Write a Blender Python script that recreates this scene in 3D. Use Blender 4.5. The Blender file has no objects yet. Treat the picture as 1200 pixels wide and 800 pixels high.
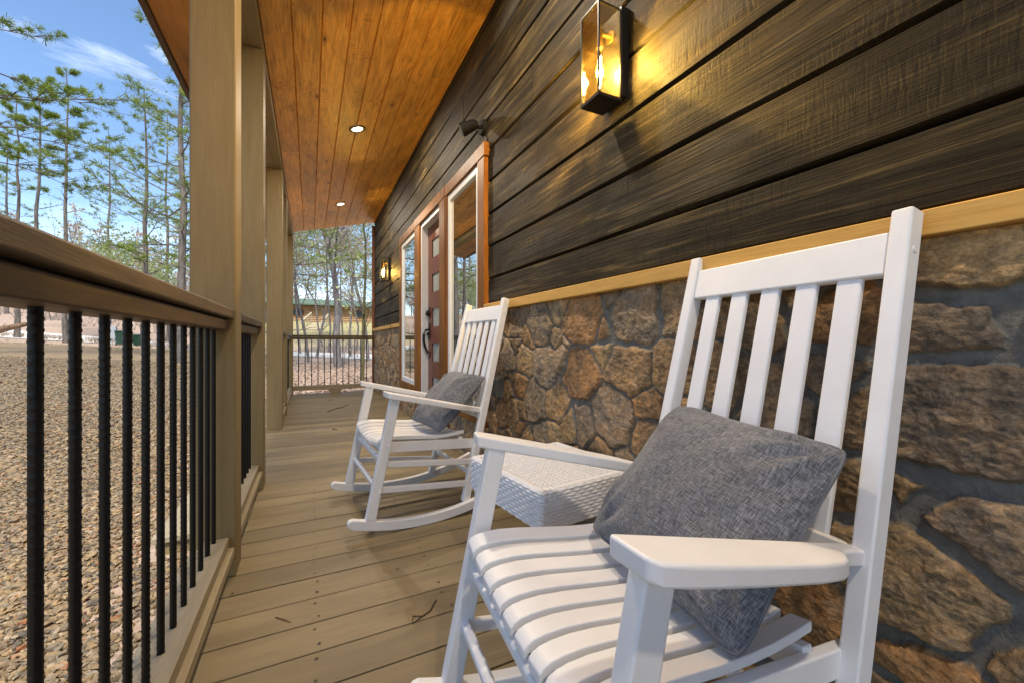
import bpy, math, random
import numpy as np
from mathutils import Vector, Matrix
random.seed(7); rng = np.random.default_rng(7)
scn = bpy.context.scene
COL = scn.collection
R = math.radians

# ------------------------------------------------------------------ basics
class MB:
    """collects vertices and faces; build() links them as ONE mesh object"""
    def __init__(s): s.v=[]; s.f=[]; s.t=[]; s.m=[]
    def add(s, vs, fs, t=0.5, m=0):
        o=len(s.v); s.v.extend([tuple(p) for p in vs])
        for f in fs: s.f.append(tuple(i+o for i in f)); s.t.append(t); s.m.append(m)
    def box(s, x0,x1,y0,y1,z0,z1,t=None,m=0):
        t = random.random() if t is None else t
        s.add([(x0,y0,z0),(x1,y0,z0),(x1,y1,z0),(x0,y1,z0),(x0,y0,z1),(x1,y0,z1),(x1,y1,z1),(x0,y1,z1)],
              [(3,2,1,0),(4,5,6,7),(0,1,5,4),(1,2,6,5),(2,3,7,6),(3,0,4,7)],t,m)
    def loft(s, rings, caps=True, t=0.5, m=0, closed=True):
        n=len(rings[0]); vs=[p for r in rings for p in r]; fs=[]
        for k in range(len(rings)-1):
            for i in range(n if closed else n-1):
                j=(i+1)%n
                fs.append((k*n+i,k*n+j,(k+1)*n+j,(k+1)*n+i))
        if caps:
            fs.append(tuple(range(n-1,-1,-1))); fs.append(tuple(range((len(rings)-1)*n,len(rings)*n)))
        s.add(vs,fs,t,m)
    def bar(s, a, b, w, d, side=(0,1,0), t=0.5):
        """bar from a to b, w along 'side', d along the third axis"""
        a=Vector(a); b=Vector(b); ax=(b-a).normalized(); sd=Vector(side); sd=(sd-ax*sd.dot(ax)).normalized(); n=ax.cross(sd)
        q=[(-1,-1),(1,-1),(1,1),(-1,1)]
        s.loft([[tuple(p+sd*(i*w/2)+n*(j*d/2)) for i,j in q] for p in (a,b)],t=t)
    def tube(s, pts, rad, n=8, caps=True, t=0.5, m=0):
        pts=[Vector(p) for p in pts]; rings=[]
        up=Vector((0,0,1))
        for i,p in enumerate(pts):
            d=(pts[min(i+1,len(pts)-1)]-pts[max(i-1,0)]).normalized()
            u=up if abs(d.z)<0.9 else Vector((1,0,0))
            a=d.cross(u).normalized(); b=a.cross(d).normalized()
            r=rad[i] if hasattr(rad,'__len__') else rad
            rings.append([tuple(p+a*(r*math.cos(2*math.pi*k/n))+b*(r*math.sin(2*math.pi*k/n))) for k in range(n)])
        s.loft(rings,caps,t,m)
    def prism(s, prof, axis, a, b, t=0.5, m=0):
        """polygon prof in the two other axes, extruded a..b along axis"""
        def P(p,c):
            return {'x':(c,p[0],p[1]),'y':(p[0],c,p[1]),'z':(p[0],p[1],c)}[axis]
        s.loft([[P(p,a) for p in prof],[P(p,b) for p in prof]],t=t,m=m)
    def build(s, name, mat, parent=None, smooth=None, bevel=0, seg=2, normals=True):
        me=bpy.data.meshes.new(name); me.from_pydata(s.v,[],s.f)
        for mm in (mat if isinstance(mat,(list,tuple)) else [mat]): me.materials.append(mm)
        if any(s.m): me.polygons.foreach_set('material_index',s.m)
        at=me.attributes.new('tone','FLOAT','FACE'); at.data.foreach_set('value',[float(x) for x in s.t])
        if normals: fix_normals(me)
        return link(name,me,parent,smooth,bevel,seg)

def fix_normals(me):
    import bmesh
    bm=bmesh.new(); bm.from_mesh(me); bmesh.ops.recalc_face_normals(bm,faces=bm.faces); bm.to_mesh(me); bm.free()

def link(name, me, parent=None, smooth=None, bevel=0, seg=2):
    o=bpy.data.objects.new(name,me); COL.objects.link(o)
    if parent is not None: o.parent=parent
    if smooth is not None or bevel:
        me.shade_smooth()
        if smooth is not None: me.set_sharp_from_angle(angle=R(smooth))
        elif bevel: me.set_sharp_from_angle(angle=R(30))
    if bevel:
        b=o.modifiers.new('bevel','BEVEL'); b.width=bevel; b.segments=seg; b.limit_method='ANGLE'; b.angle_limit=R(35); b.harden_normals=True
    return o

def np_mesh(name, V, Fq, mats, parent=None, smooth=True, attrs=None):
    """numpy mesh; V (n,3); Fq (m,k)"""
    me=bpy.data.meshes.new(name); V=np.asarray(V,np.float32); Fq=np.asarray(Fq,np.int32); m,k=Fq.shape
    me.vertices.add(len(V)); me.vertices.foreach_set('co',V.ravel())
    me.loops.add(m*k); me.loops.foreach_set('vertex_index',Fq.ravel())
    me.polygons.add(m); me.polygons.foreach_set('loop_start',np.arange(0,m*k,k,dtype=np.int32))
    me.polygons.foreach_set('use_smooth',np.full(m,bool(smooth)))
    for mm in (mats if isinstance(mats,(list,tuple)) else [mats]): me.materials.append(mm)
    for an,(typ,dom,data) in (attrs or {}).items():
        a=me.attributes.new(an,typ,dom); data=np.asarray(data,np.float32)
        a.data.foreach_set('color' if typ=='FLOAT_COLOR' else 'value',data.ravel())
    me.update(); me.validate()
    o=bpy.data.objects.new(name,me); COL.objects.link(o)
    if parent is not None: o.parent=parent
    return o

def tag(o,label=None,cat=None,group=None,kind=None):
    for k,v in (('label',label),('category',cat),('group',group),('kind',kind)):
        if v: o[k]=v
    return o
def empty(name,loc=(0,0,0),rz=0):
    o=bpy.data.objects.new(name,None); COL.objects.link(o); o.location=loc; o.rotation_euler=(0,0,rz); o.empty_display_size=.1
    return o
def thing(name,label,cat,loc=(0,0,0),rz=0,group=None):
    return tag(empty(name,loc,rz),label,cat,group)
def copy_tree(o,parent=None):
    c=o.copy(); COL.objects.link(c)
    if parent is not None: c.parent=parent
    for ch in list(o.children): copy_tree(ch,c)
    return c

# numpy value noise
def vnoise(x,y,seed=0):
    xi=np.floor(x).astype(np.int64); yi=np.floor(y).astype(np.int64); fx=x-xi; fy=y-yi
    fx=fx*fx*(3-2*fx); fy=fy*fy*(3-2*fy)
    def h(a,b):
        n=(a*374761393+b*668265263+seed*974711)&0xffffffff
        n=((n^(n>>13))*1274126177)&0xffffffff
        return ((n^(n>>16))&0xffff)/65535.0
    a=h(xi,yi);b=h(xi+1,yi);c=h(xi,yi+1);d=h(xi+1,yi+1)
    return (a*(1-fx)+b*fx)*(1-fy)+(c*(1-fx)+d*fx)*fy*1.0
def fbm(x,y,o=4,seed=0):
    s=0;a=.5;t=0
    for k in range(o):
        s=s+a*vnoise(x*2**k,y*2**k,seed+k*17); t+=a; a*=.5
    return s/t
def sstep(a,b,x):
    t=np.clip((x-a)/(b-a),0,1); return t*t*(3-2*t)

# ------------------------------------------------------------------ materials
class NT:
    def __init__(s,name):
        s.mat=bpy.data.materials.new(name); s.mat.use_nodes=True; s.t=s.mat.node_tree; s.t.nodes.clear()
        s.out=s.n('ShaderNodeOutputMaterial')
    def n(s,typ,**kw):
        nd=s.t.nodes.new(typ)
        for k,v in kw.items(): setattr(nd,k,v)
        return nd
    def l(s,a,b): s.t.links.new(a,b)
    def val(s,sock,v):
        if hasattr(v,'links'): s.l(v,sock)
        else: sock.default_value=v
    def coords(s,tone_shift=True,scale=(1,1,1),rot=(0,0,0)):
        tc=s.n('ShaderNodeTexCoord'); v=tc.outputs['Object']
        if tone_shift:
            at=s.n('ShaderNodeAttribute'); at.attribute_name='tone'
            m=s.n('ShaderNodeVectorMath',operation='MULTIPLY_ADD'); s.l(at.outputs['Fac'],m.inputs[0]); m.inputs[1].default_value=(31.7,17.3,23.1); s.l(v,m.inputs[2]); v=m.outputs[0]
        mp=s.n('ShaderNodeMapping'); mp.inputs['Scale'].default_value=scale; mp.inputs['Rotation'].default_value=rot; s.l(v,mp.inputs['Vector'])
        return mp.outputs[0]
    def noise(s,vec,scale=5,detail=5,rough=.6,dist=0,out='Fac'):
        n=s.n('ShaderNodeTexNoise'); s.l(vec,n.inputs['Vector']); n.inputs['Scale'].default_value=scale; n.inputs['Detail'].default_value=detail; n.inputs['Roughness'].default_value=rough; n.inputs['Distortion'].default_value=dist
        return n.outputs[out]
    def ramp(s,fac,stops,interp='LINEAR'):
        r=s.n('ShaderNodeValToRGB'); r.color_ramp.interpolation=interp; e=r.color_ramp.elements
        while len(e)<len(stops): e.new(0.5)
        for i,(p,c) in enumerate(stops):
            e[i].position=p; e[i].color=(c[0],c[1],c[2],1) if hasattr(c,'__len__') else (c,c,c,1)
        s.val(r.inputs['Fac'],fac); return r.outputs['Color']
    def mix(s,fac,a,b,blend='MIX'):
        m=s.n('ShaderNodeMix',data_type='RGBA',blend_type=blend); m.clamp_factor=True
        s.val(m.inputs[0],fac)
        for sk,v in ((m.inputs[6],a),(m.inputs[7],b)):
            if hasattr(v,'links'): s.l(v,sk)
            else: sk.default_value=(v[0],v[1],v[2],1) if hasattr(v,'__len__') else (v,v,v,1)
        return m.outputs[2]
    def math(s,op,a,b=0,c=0):
        m=s.n('ShaderNodeMath',operation=op); s.val(m.inputs[0],a); s.val(m.inputs[1],b); s.val(m.inputs[2],c); return m.outputs[0]
    def attr(s,name,out='Fac'):
        a=s.n('ShaderNodeAttribute'); a.attribute_name=name; return a.outputs[out]
    def bsdf(s,col,rough=.5,bump=None,bstr=.3,bdist=.01,metal=0,spec=.5,**kw):
        b=s.n('ShaderNodeBsdfPrincipled')
        if hasattr(col,'links'): s.l(col,b.inputs['Base Color'])
        else: b.inputs['Base Color'].default_value=(*col,1)
        s.val(b.inputs['Roughness'],rough); s.val(b.inputs['Metallic'],metal); b.inputs['Specular IOR Level'].default_value=spec
        for k,v in kw.items(): s.val(b.inputs[k],v)
        if bump is not None:
            bp=s.n('ShaderNodeBump'); bp.inputs['Strength'].default_value=bstr; bp.inputs['Distance'].default_value=bdist; s.l(bump,bp.inputs['Height']); s.l(bp.outputs[0],b.inputs['Normal'])
        s.bs=b
        s.l(b.outputs[0],s.out.inputs['Surface']); return s.mat
    def sep(s,vec):
        x=s.n('ShaderNodeSeparateXYZ'); s.l(vec,x.inputs[0]); return x.outputs

def wood(name,c0,c1,c2,axis='y',rough=.55,bstr=.25,tone=.5,grain=1.0,knots=0,saw=0,spec=.35,blotch=.35,knotcol=(.05,.02,.008)):
    N=NT(name); st={'x':(1,14,14),'y':(14,1,14),'z':(14,14,1)}[axis]
    v=N.coords(True,tuple(a*grain for a in st))
    g1=N.noise(v,3.2,8,.62,.6); v2=N.coords(True,tuple(a*grain*4.5 for a in st)); g2=N.noise(v2,4,4,.7)
    vb=N.coords(True,{'x':(.7,3,3),'y':(3,.7,3),'z':(3,3,.7)}[axis]); b=N.noise(vb,2.2,4,.55)
    g=N.math('ADD',N.math('MULTIPLY',g1,.65),N.math('MULTIPLY',g2,.35))
    col=N.ramp(g,[(.34,c0),(.5,c1),(.66,c2)])
    tn=N.attr('tone'); f=N.math('MULTIPLY_ADD',tn,tone,1-tone*.5)
    col=N.mix(1,col,N.ramp(b,[(.3,1-blotch),(.7,1+blotch*.35)]),'MULTIPLY')
    mm=N.n('ShaderNodeVectorMath',operation='SCALE'); N.l(col,mm.inputs[0]); N.l(f,mm.inputs['Scale']); col=mm.outputs[0]
    h=g
    if knots:
        vk=N.coords(True,{'x':(2.2,7.5,7.5),'y':(7.5,2.2,7.5),'z':(7.5,7.5,2.2)}[axis]); vo=N.n('ShaderNodeTexVoronoi'); N.l(vk,vo.inputs['Vector']); vo.inputs['Scale'].default_value=1.0
        rr=N.sep(vo.outputs['Color']); th=N.math('MULTIPLY',N.math('GREATER_THAN',rr[0],1-knots),.13)
        k=N.math('SUBTRACT',th,vo.outputs['Distance']); ko=N.ramp(N.math('MULTIPLY_ADD',k,10,.4),[(.0,0),(.5,.35),(.9,1)])
        col=N.mix(ko,col,knotcol)
    if saw:
        vs=N.coords(True,{'y':(3,75,1.3),'x':(75,3,1.3)}[axis]); w=N.noise(vs,1,3,.6,.4); h=N.math('ADD',N.math('MULTIPLY',g,.8),N.math('MULTIPLY',w,saw))
        col=N.mix(1,col,N.ramp(w,[(.38,.45),(.62,1.3)]),'MULTIPLY')
    ro=N.math('MULTIPLY_ADD',g2,.25,rough-.12)
    return N.bsdf(col,ro,h,bstr,.006,spec=spec)

M={}
def mk_white():
    N=NT('white_paint'); v=N.coords(False); n=N.noise(v,9,5,.6); n2=N.noise(v,260,2,.5)
    col=N.ramp(n,[(.3,(.76,.765,.765)),(.7,(.82,.822,.82))])
    n4=N.noise(N.coords(False,(6,60,60)),3,4,.6); sc=N.ramp(N.noise(v,55,5,.75),[(.66,0),(.76,.5)]); col=N.mix(N.math('MULTIPLY',sc,N.ramp(n,[(.5,0),(.7,1)])),col,(.5,.47,.42))
    return N.bsdf(col,N.math('MULTIPLY_ADD',n,.18,.3),N.math('ADD',n2,N.math('MULTIPLY',n4,1.5)),.10,.002,spec=.42)
M['white']=mk_white()
M['deck']=wood('deck_stain',(.215,.166,.088),(.245,.190,.102),(.275,.215,.118),'x',.5,.3,.34,1.0,blotch=.34,spec=.4)
M['post']=wood('tan_post_paint',(.192,.144,.064),(.217,.164,.076),(.242,.186,.090),'z',.6,.15,.1,1.2,saw=0,blotch=.12)
M['rail']=wood('weathered_backlit_rail_wood',(.048,.030,.013),(.080,.051,.023),(.122,.082,.039),'y',.5,.35,.35,1.0,knots=.18,blotch=.4)  # weathered stain, with the backlit shade put into its dark colour
M['rail_x']=wood('weathered_backlit_rail_wood_across',(.048,.030,.013),(.080,.051,.023),(.122,.082,.039),'x',.5,.35,.35,1.0,knots=.18,blotch=.4)  # same backlit shade in the colour, grain running across
M['lowrail']=wood('tan_rail_paint',(.285,.235,.15),(.325,.272,.178),(.365,.31,.21),'y',.5,.25,.2,1.0,blotch=.15)
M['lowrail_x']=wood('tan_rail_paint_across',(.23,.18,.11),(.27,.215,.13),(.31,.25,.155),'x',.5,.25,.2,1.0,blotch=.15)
def mk_ceil():
    N=NT('stained_pine_boards')
    wv=N.noise(N.coords(True,(5,1.1,5)),1.5,4,.6,1.8); g1=N.noise(N.coords(True,(16,1.3,16)),2.4,7,.62,1.4); g2=N.noise(N.coords(True,(90,3,90)),1.5,4,.7)
    g=N.math('ADD',N.math('MULTIPLY',g1,.6),N.math('MULTIPLY',g2,.4))
    col=N.ramp(g,[(.33,(.38,.150,.022)),(.46,(.66,.315,.055)),(.56,(.80,.42,.085)),(.68,(.88,.54,.14))])
    col=N.mix(1,col,N.ramp(wv,[(.32,.74),(.5,1.0),(.7,1.1)]),'MULTIPLY')
    # fine cross flecks near the knots, and the knots themselves
    vo=N.n('ShaderNodeTexVoronoi'); N.l(N.coords(True,(8.2,3.3,8.2)),vo.inputs['Vector']); vo.inputs['Scale'].default_value=1.0
    r=N.sep(vo.outputs['Color']); sel=N.math('GREATER_THAN',r[0],.42); rad=N.math('MULTIPLY_ADD',r[1],.075,.035)
    q=N.math('DIVIDE',vo.outputs['Distance'],rad); kn=N.math('MULTIPLY',N.ramp(q,[(.0,1),(.62,.85),(1.0,0)]),sel); halo=N.math('MULTIPLY',N.ramp(N.math('MULTIPLY',q,.3),[(.2,.5),(.9,0)]),sel)
    fl=N.math('MULTIPLY',N.ramp(N.noise(N.coords(True,(14,38,14)),1.6,4,.65,.8),[(.54,0),(.68,.75)]),N.ramp(N.noise(N.coords(True,(3,1.6,3)),1.8,3,.5),[(.48,0),(.62,1)]))
    col=N.mix(halo,col,(.30,.10,.02)); col=N.mix(fl,col,(.20,.065,.014)); col=N.mix(kn,col,(.055,.016,.005))
    f=N.math('MULTIPLY_ADD',N.attr('tone'),.28,.92); mm=N.n('ShaderNodeVectorMath',operation='SCALE'); N.l(col,mm.inputs[0]); N.l(f,mm.inputs['Scale'])
    return N.bsdf(mm.outputs[0],N.math('MULTIPLY_ADD',g2,.2,.3),g,.12,.004,spec=.4)
M['ceil']=mk_ceil()
M['ply']=wood('stained_plywood',(.34,.14,.028),(.46,.20,.042),(.54,.26,.06),'y',.5,.15,.25,.35,blotch=.5)
M['fascia']=wood('fascia_board',(.06,.03,.013),(.09,.045,.02),(.12,.06,.028),'y',.5,.2,.3)
def mk_siding():
    N=NT('rough_sawn_siding')
    g1=N.noise(N.coords(True,(9,.42,9)),2.6,7,.62,1.2); g2=N.noise(N.coords(True,(62,1.3,62)),1.6,5,.7,.2); bl=N.noise(N.coords(True,(3,1.1,3)),1.6,5,.6,.5)
    sw=N.noise(N.coords(True,(3,95,13)),1,3,.6,.9); swm=N.ramp(N.noise(N.coords(True,(1,1.6,5)),1.3,3,.5),[(.42,0),(.6,1)])
    g=N.math('ADD',N.math('MULTIPLY',g1,.55),N.math('MULTIPLY',g2,.45))
    col=N.ramp(g,[(.33,(.008,.0062,.0033)),(.45,(.018,.0136,.0064)),(.56,(.040,.029,.0122)),(.67,(.165,.116,.046))])
    col=N.mix(1,col,N.ramp(bl,[(.3,.35),(.5,.9),(.7,2.0)]),'MULTIPLY')
    gy=N.ramp(N.noise(N.coords(True,(2.5,.8,5)),1.3,4,.55,.4),[(.56,0),(.72,.55)]); col=N.mix(gy,col,(.075,.074,.068))
    m1=N.ramp(sw,[(.34,.22),(.47,1.0),(.8,1.0)]); col=N.mix(N.math('MULTIPLY',swm,.6),col,N.mix(1,col,m1,'MULTIPLY'))
    f=N.math('MULTIPLY_ADD',N.attr('tone'),.7,.65); mm=N.n('ShaderNodeVectorMath',operation='SCALE'); N.l(col,mm.inputs[0]); N.l(f,mm.inputs['Scale'])
    h=N.math('ADD',N.math('MULTIPLY',g2,.75),N.math('MULTIPLY',N.math('MULTIPLY',sw,swm),.45))
    return N.bsdf(mm.outputs[0],N.math('MULTIPLY_ADD',g2,.3,.5),h,.9,.006,spec=.16)
M['siding']=mk_siding()
M['trim']=wood('orange_cedar_trim',(.15,.050,.006),(.215,.079,.010),(.28,.115,.016),'z',.5,.2,.3,.8,knots=.1,spec=.2)
M['trim_y']=wood('orange_cedar_trim_along',(.24,.075,.016),(.33,.115,.024),(.41,.16,.036),'y',.45,.2,.3,.8,knots=.1)
M['ledge']=wood('pine_ledge',(.50,.27,.065),(.62,.355,.09),(.69,.42,.12),'y',.5,.15,.1,.8,knots=.12,blotch=.12,spec=.2)
M['door']=wood('red_door_wood',(.10,.026,.011),(.14,.038,.016),(.175,.052,.022),'z',.35,.1,.1,.6,blotch=.2)
M['corner']=wood('dark_red_corner',(.09,.03,.015),(.12,.04,.02),(.15,.055,.025),'z',.5,.2,.1)
def flat(name,c,r=.5,metal=0,nz=0,spec=.5):
    N=NT(name); v=N.coords(False); n=N.noise(v,14,5,.6)
    col=N.ramp(n,[(.3,tuple(x*(1-nz) for x in c)),(.7,tuple(min(1,x*(1+nz)) for x in c))])
    return N.bsdf(col,N.math('MULTIPLY_ADD',n,.2,r-.1),metal=metal,spec=spec)
M['vinyl']=flat('white_window_vinyl',(.74,.74,.72),.4,nz=.03)
M['black']=flat('black_metal',(.012,.012,.013),.42,.3,nz=.3)
M['rebar']=flat('black_painted_rebar',(.0022,.0022,.0024),.40,.0,nz=.3,spec=.3)
M['floodblack']=flat('matte_black_plastic',(.004,.004,.0042),.75,spec=.2)
M['dgray']=flat('gray_plastic_cover',(.07,.075,.075),.5,nz=.2)
M['nickel']=flat('light_trim_ring',(.10,.075,.05),.4,.3,nz=.1)
M['brass']=flat('brass_fitting',(.55,.36,.12),.3,.9,nz=.1)
M['screw']=flat('screw_heads',(.045,.035,.025),.6,nz=.3)
M['rim']=flat('dark_under_deck',(.05,.04,.028),.8,nz=.3)
M['roof']=flat('roof_shingle',(.05,.045,.04),.8,nz=.3)
M['binplastic']=flat('dark_green_bin_plastic',(.012,.05,.03),.45,nz=.15)
M['pedestal']=flat('gray_utility_paint',(.33,.35,.36),.5,nz=.06)
M['tyre']=flat('black_rubber',(.012,.012,.012),.7,nz=.2)
M['twig']=flat('dry_twig',(.05,.032,.018),.8,nz=.4)
M['redtwig']=flat('dry_red_twig',(.15,.05,.02),.8,nz=.4)
def mk_pane(name,base,rough,ior,coat=0):
    N=NT(name); return N.bsdf(base,rough,spec=.8,IOR=ior)
M['pane']=mk_pane('window_glass',(.035,.045,.024),.012,5.0)
M['darkpane']=flat('dark_far_window',(.02,.022,.025),.5)
M['lite']=mk_pane('frosted_door_glass',(.30,.33,.31),.14,1.5)
def mk_lantern_glass():
    N=NT('lantern_glass'); tr=N.n('ShaderNodeBsdfTransparent'); tr.inputs[0].default_value=(.97,.93,.84,1)
    gl=N.n('ShaderNodeBsdfGlossy'); gl.inputs['Roughness'].default_value=.03; gl.inputs[0].default_value=(1,.93,.8,1)
    fr=N.n('ShaderNodeFresnel'); fr.inputs[0].default_value=1.5; f=N.math('MULTIPLY_ADD',fr.outputs[0],.75,.06)
    mx=N.n('ShaderNodeMixShader'); N.l(f,mx.inputs[0]); N.l(tr.outputs[0],mx.inputs[1]); N.l(gl.outputs[0],mx.inputs[2]); ts=N.n('ShaderNodeBsdfTranslucent'); ts.inputs[0].default_value=(.9,.72,.36,1); m2=N.n('ShaderNodeMixShader'); m2.inputs[0].default_value=.0004; N.l(mx.outputs[0],m2.inputs[1]); N.l(ts.outputs[0],m2.inputs[2]); N.l(m2.outputs[0],N.out.inputs['Surface'])
    return N.mat
M['lglass']=mk_lantern_glass()
def emit(name,c,s):
    N=NT(name); e=N.n('ShaderNodeEmission'); e.inputs[0].default_value=(*c,1); e.inputs[1].default_value=s; N.l(e.outputs[0],N.out.inputs['Surface']); return N.mat
M['bulb']=emit('lit_bulb',(1,.62,.22),22)
M['filament']=emit('lit_filament',(1,.78,.42),90)
M['lens']=emit('lit_downlight_lens',(1,.80,.48),5)
def mk_fabric():
    N=NT('grey_heather_fabric'); a=N.noise(N.coords(False,(760,62,62)),1,3,.6); b=N.noise(N.coords(False,(62,760,62)),1,3,.6); c=N.noise(N.coords(False),7,4,.6)
    f=N.math('ADD',N.math('MULTIPLY',a,.5),N.math('MULTIPLY',b,.5))
    col=N.ramp(f,[(.37,(.042,.045,.053)),(.5,(.122,.128,.141)),(.63,(.285,.292,.308))])
    col=N.mix(1,col,N.ramp(c,[(.3,.82),(.7,1.08)]),'MULTIPLY')
    m=N.bsdf(col,.85,f,.5,.0012,spec=.2); N.bs.inputs['Sheen Weight'].default_value=.25; return m
M['fabric']=mk_fabric()
M['piping']=flat('grey_piping',(.13,.135,.15),.8,nz=.2)
def mk_wicker():
    N=NT('white_resin_wicker'); n=N.noise(N.coords(False),40,3,.6)
    return N.bsdf(N.ramp(n,[(.3,(.72,.725,.73)),(.7,(.8,.8,.8))]),.38,spec=.5)
M['wicker']=mk_wicker()
def mk_stone():
    N=NT('stone_and_mortar'); col=N.attr('stonecol','Color'); mk=N.attr('mortar','Fac'); v=N.coords(False)
    n1=N.noise(v,9,6,.65,.5); n2=N.noise(v,38,6,.7,.3); n3=N.noise(v,170,4,.7); n4=N.noise(N.coords(False,(30,17,36),(.5,.0,.0)),1.6,7,.7,1.2)
    tint=N.ramp(n1,[(.30,(.42,.41,.42)),(.45,(.95,.93,.9)),(.58,(1.38,1.18,.9)),(.72,(1.8,1.7,1.55))])
    c=N.mix(1,col,tint,'MULTIPLY'); c=N.mix(1,c,N.ramp(n2,[(.3,.55),(.5,1.0),(.72,1.5)]),'MULTIPLY'); c=N.mix(1,c,N.ramp(n3,[(.3,.72),(.7,1.25)]),'MULTIPLY'); c=N.mix(1,c,N.ramp(n4,[(.32,.62),(.5,1.0),(.68,1.3)]),'MULTIPLY')
    lich=N.ramp(N.math('ADD',n1,N.math('MULTIPLY',n2,.6)),[(.90,0),(1.0,.55)]); c=N.mix(lich,c,(.26,.22,.17))
    mort=N.ramp(n2,[(.3,(.125,.118,.100)),(.7,(.235,.224,.192))])
    c=N.mix(mk,c,mort)
    return N.bsdf(c,N.math('MULTIPLY_ADD',n2,.3,.42),N.math('ADD',N.math('MULTIPLY',n4,.6),N.math('ADD',N.math('MULTIPLY',n2,.4),N.math('MULTIPLY',n3,.45))),.9,.009,spec=.35)
M['stone']=mk_stone()
def mk_bark(name,c0,c1):
    N=NT(name); n=N.noise(N.coords(False,(9,9,1.6)),1.4,5,.65); return N.bsdf(N.ramp(n,[(.35,c0),(.65,c1)]),.9,n,.6,.03,spec=.2)
M['bark']=mk_bark('pine_bark',(.075,.06,.05),(.20,.17,.145))
M['greybark']=mk_bark('grey_bark',(.10,.085,.075),(.24,.21,.19))
M['mossbark']=mk_bark('mossy_bark',(.07,.06,.025),(.15,.13,.06))
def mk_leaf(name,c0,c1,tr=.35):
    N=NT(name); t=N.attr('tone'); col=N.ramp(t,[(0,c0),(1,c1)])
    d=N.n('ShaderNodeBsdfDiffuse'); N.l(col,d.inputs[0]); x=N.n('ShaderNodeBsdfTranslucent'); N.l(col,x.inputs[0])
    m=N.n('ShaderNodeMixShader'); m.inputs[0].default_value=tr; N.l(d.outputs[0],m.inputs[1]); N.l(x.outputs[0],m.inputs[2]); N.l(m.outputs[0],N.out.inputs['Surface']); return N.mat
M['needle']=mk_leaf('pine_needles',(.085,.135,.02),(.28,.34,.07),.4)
M['leaf']=mk_leaf('young_leaves',(.22,.27,.10),(.44,.48,.24),.5)
M['budtwig']=mk_leaf('budding_twigs',(.34,.27,.21),(.52,.43,.34),.4)
M['dryleaf']=mk_leaf('fallen_leaves',(.20,.12,.075),(.52,.37,.26),.1)
def mk_ground():
    N=NT('ground_cover'); v=N.coords(False); g=N.sep(v); x,y=g[0],g[1]
    nb=N.noise(v,.35,4,.6)
    # gravel area mask
    vo=N.n('ShaderNodeTexVoronoi'); N.l(v,vo.inputs['Vector']); vo.inputs['Scale'].default_value=26
    vo2=N.n('ShaderNodeTexVoronoi'); N.l(v,vo2.inputs['Vector']); vo2.inputs['Scale'].default_value=55
    r1=N.sep(vo.outputs['Color']); r2=N.sep(vo2.outputs['Color'])
    gc=N.ramp(r1[0],[(0,(.085,.074,.058)),(.2,(.14,.116,.083)),(.4,(.205,.156,.095)),(.55,(.16,.136,.108)),(.75,(.235,.182,.114)),(.9,(.28,.235,.17)),(1,(.19,.10,.052))])
    gc2=N.ramp(r2[0],[(0,(.12,.10,.08)),(.35,(.27,.21,.14)),(.7,(.22,.19,.15)),(1,(.37,.315,.235))])
    gc=N.mix(.4,gc,gc2); dist=N.ramp(vo.outputs['Distance'],[(.2,(1.4,1.25,1.02)),(.62,(.9,.8,.66))]); gc=N.mix(1,gc,dist,'MULTIPLY')
    nl=N.noise(v,6,8,.72); nl2=N.noise(v,40,4,.7)
    lc=N.ramp(N.math('ADD',N.math('MULTIPLY',nl,.5),N.math('MULTIPLY',nl2,.5)),[(.33,(.17,.115,.08)),(.5,(.36,.26,.19)),(.62,(.48,.36,.27)),(.72,(.56,.46,.37))])
    gr=N.ramp(nl,[(.3,(.24,.20,.085)),(.7,(.42,.36,.17))])
    edge=N.math('ADD',N.math('MULTIPLY_ADD',nb,3.0,-1.5),x)
    mg=N.math('MULTIPLY',N.math('LESS_THAN',edge,-1.2),N.math('LESS_THAN',N.math('ADD',N.math('MULTIPLY_ADD',nb,5,-2.5),N.math('MULTIPLY_ADD',x,-.15,y)),33.5))
    c=N.mix(mg,lc,gc)
    hill=N.ramp(N.math('MULTIPLY_ADD',N.math('ADD',y,N.math('MULTIPLY',nb,4)),.1,-4.3),[(0,0),(1,1)]); hr=N.math('GREATER_THAN',x,-9)
    c=N.mix(N.math('MULTIPLY',hill,hr),c,gr)
    hb=N.mix(mg,nl2,vo.outputs['Distance'])
    return N.bsdf(c,.9,hb,.6,.02,spec=.2)
M['ground']=mk_ground()
def mk_gravel():
    N=NT('loose_gravel'); t=N.attr('tone'); n=N.noise(N.coords(False),60,4,.6)
    c=N.ramp(t,[(0,(.065,.058,.05)),(.15,(.115,.10,.08)),(.3,(.205,.152,.085)),(.48,(.145,.13,.107)),(.62,(.25,.188,.108)),(.78,(.165,.146,.118)),(.92,(.29,.245,.18)),(1,(.21,.095,.045))])
    c=N.mix(1,c,N.ramp(n,[(.3,(.8,.72,.62)),(.7,(1.3,1.17,.98))]),'MULTIPLY')
    return N.bsdf(c,.7,n,.3,.003,spec=.3)
M['gravel']=mk_gravel()
def mk_road():
    N=NT('pale_road'); n=N.noise(N.coords(False),3,6,.7); return N.bsdf(N.ramp(n,[(.3,(.58,.53,.46)),(.7,(.70,.65,.57))]),.9)
M['road']=mk_road()
M['logwall']=wood('orange_log_wall',(.22,.12,.055),(.34,.20,.095),(.42,.27,.14),'x',.6,.3,.5,.5)
M['greenroof']=flat('green_metal_roof',(.10,.14,.085),.6,nz=.1)
M['pinelumber']=flat('pale_lumber',(.5,.42,.27),.7,nz=.1)
M['dirt']=mk_bark('root_dirt',(.08,.05,.03),(.22,.14,.085))

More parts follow.
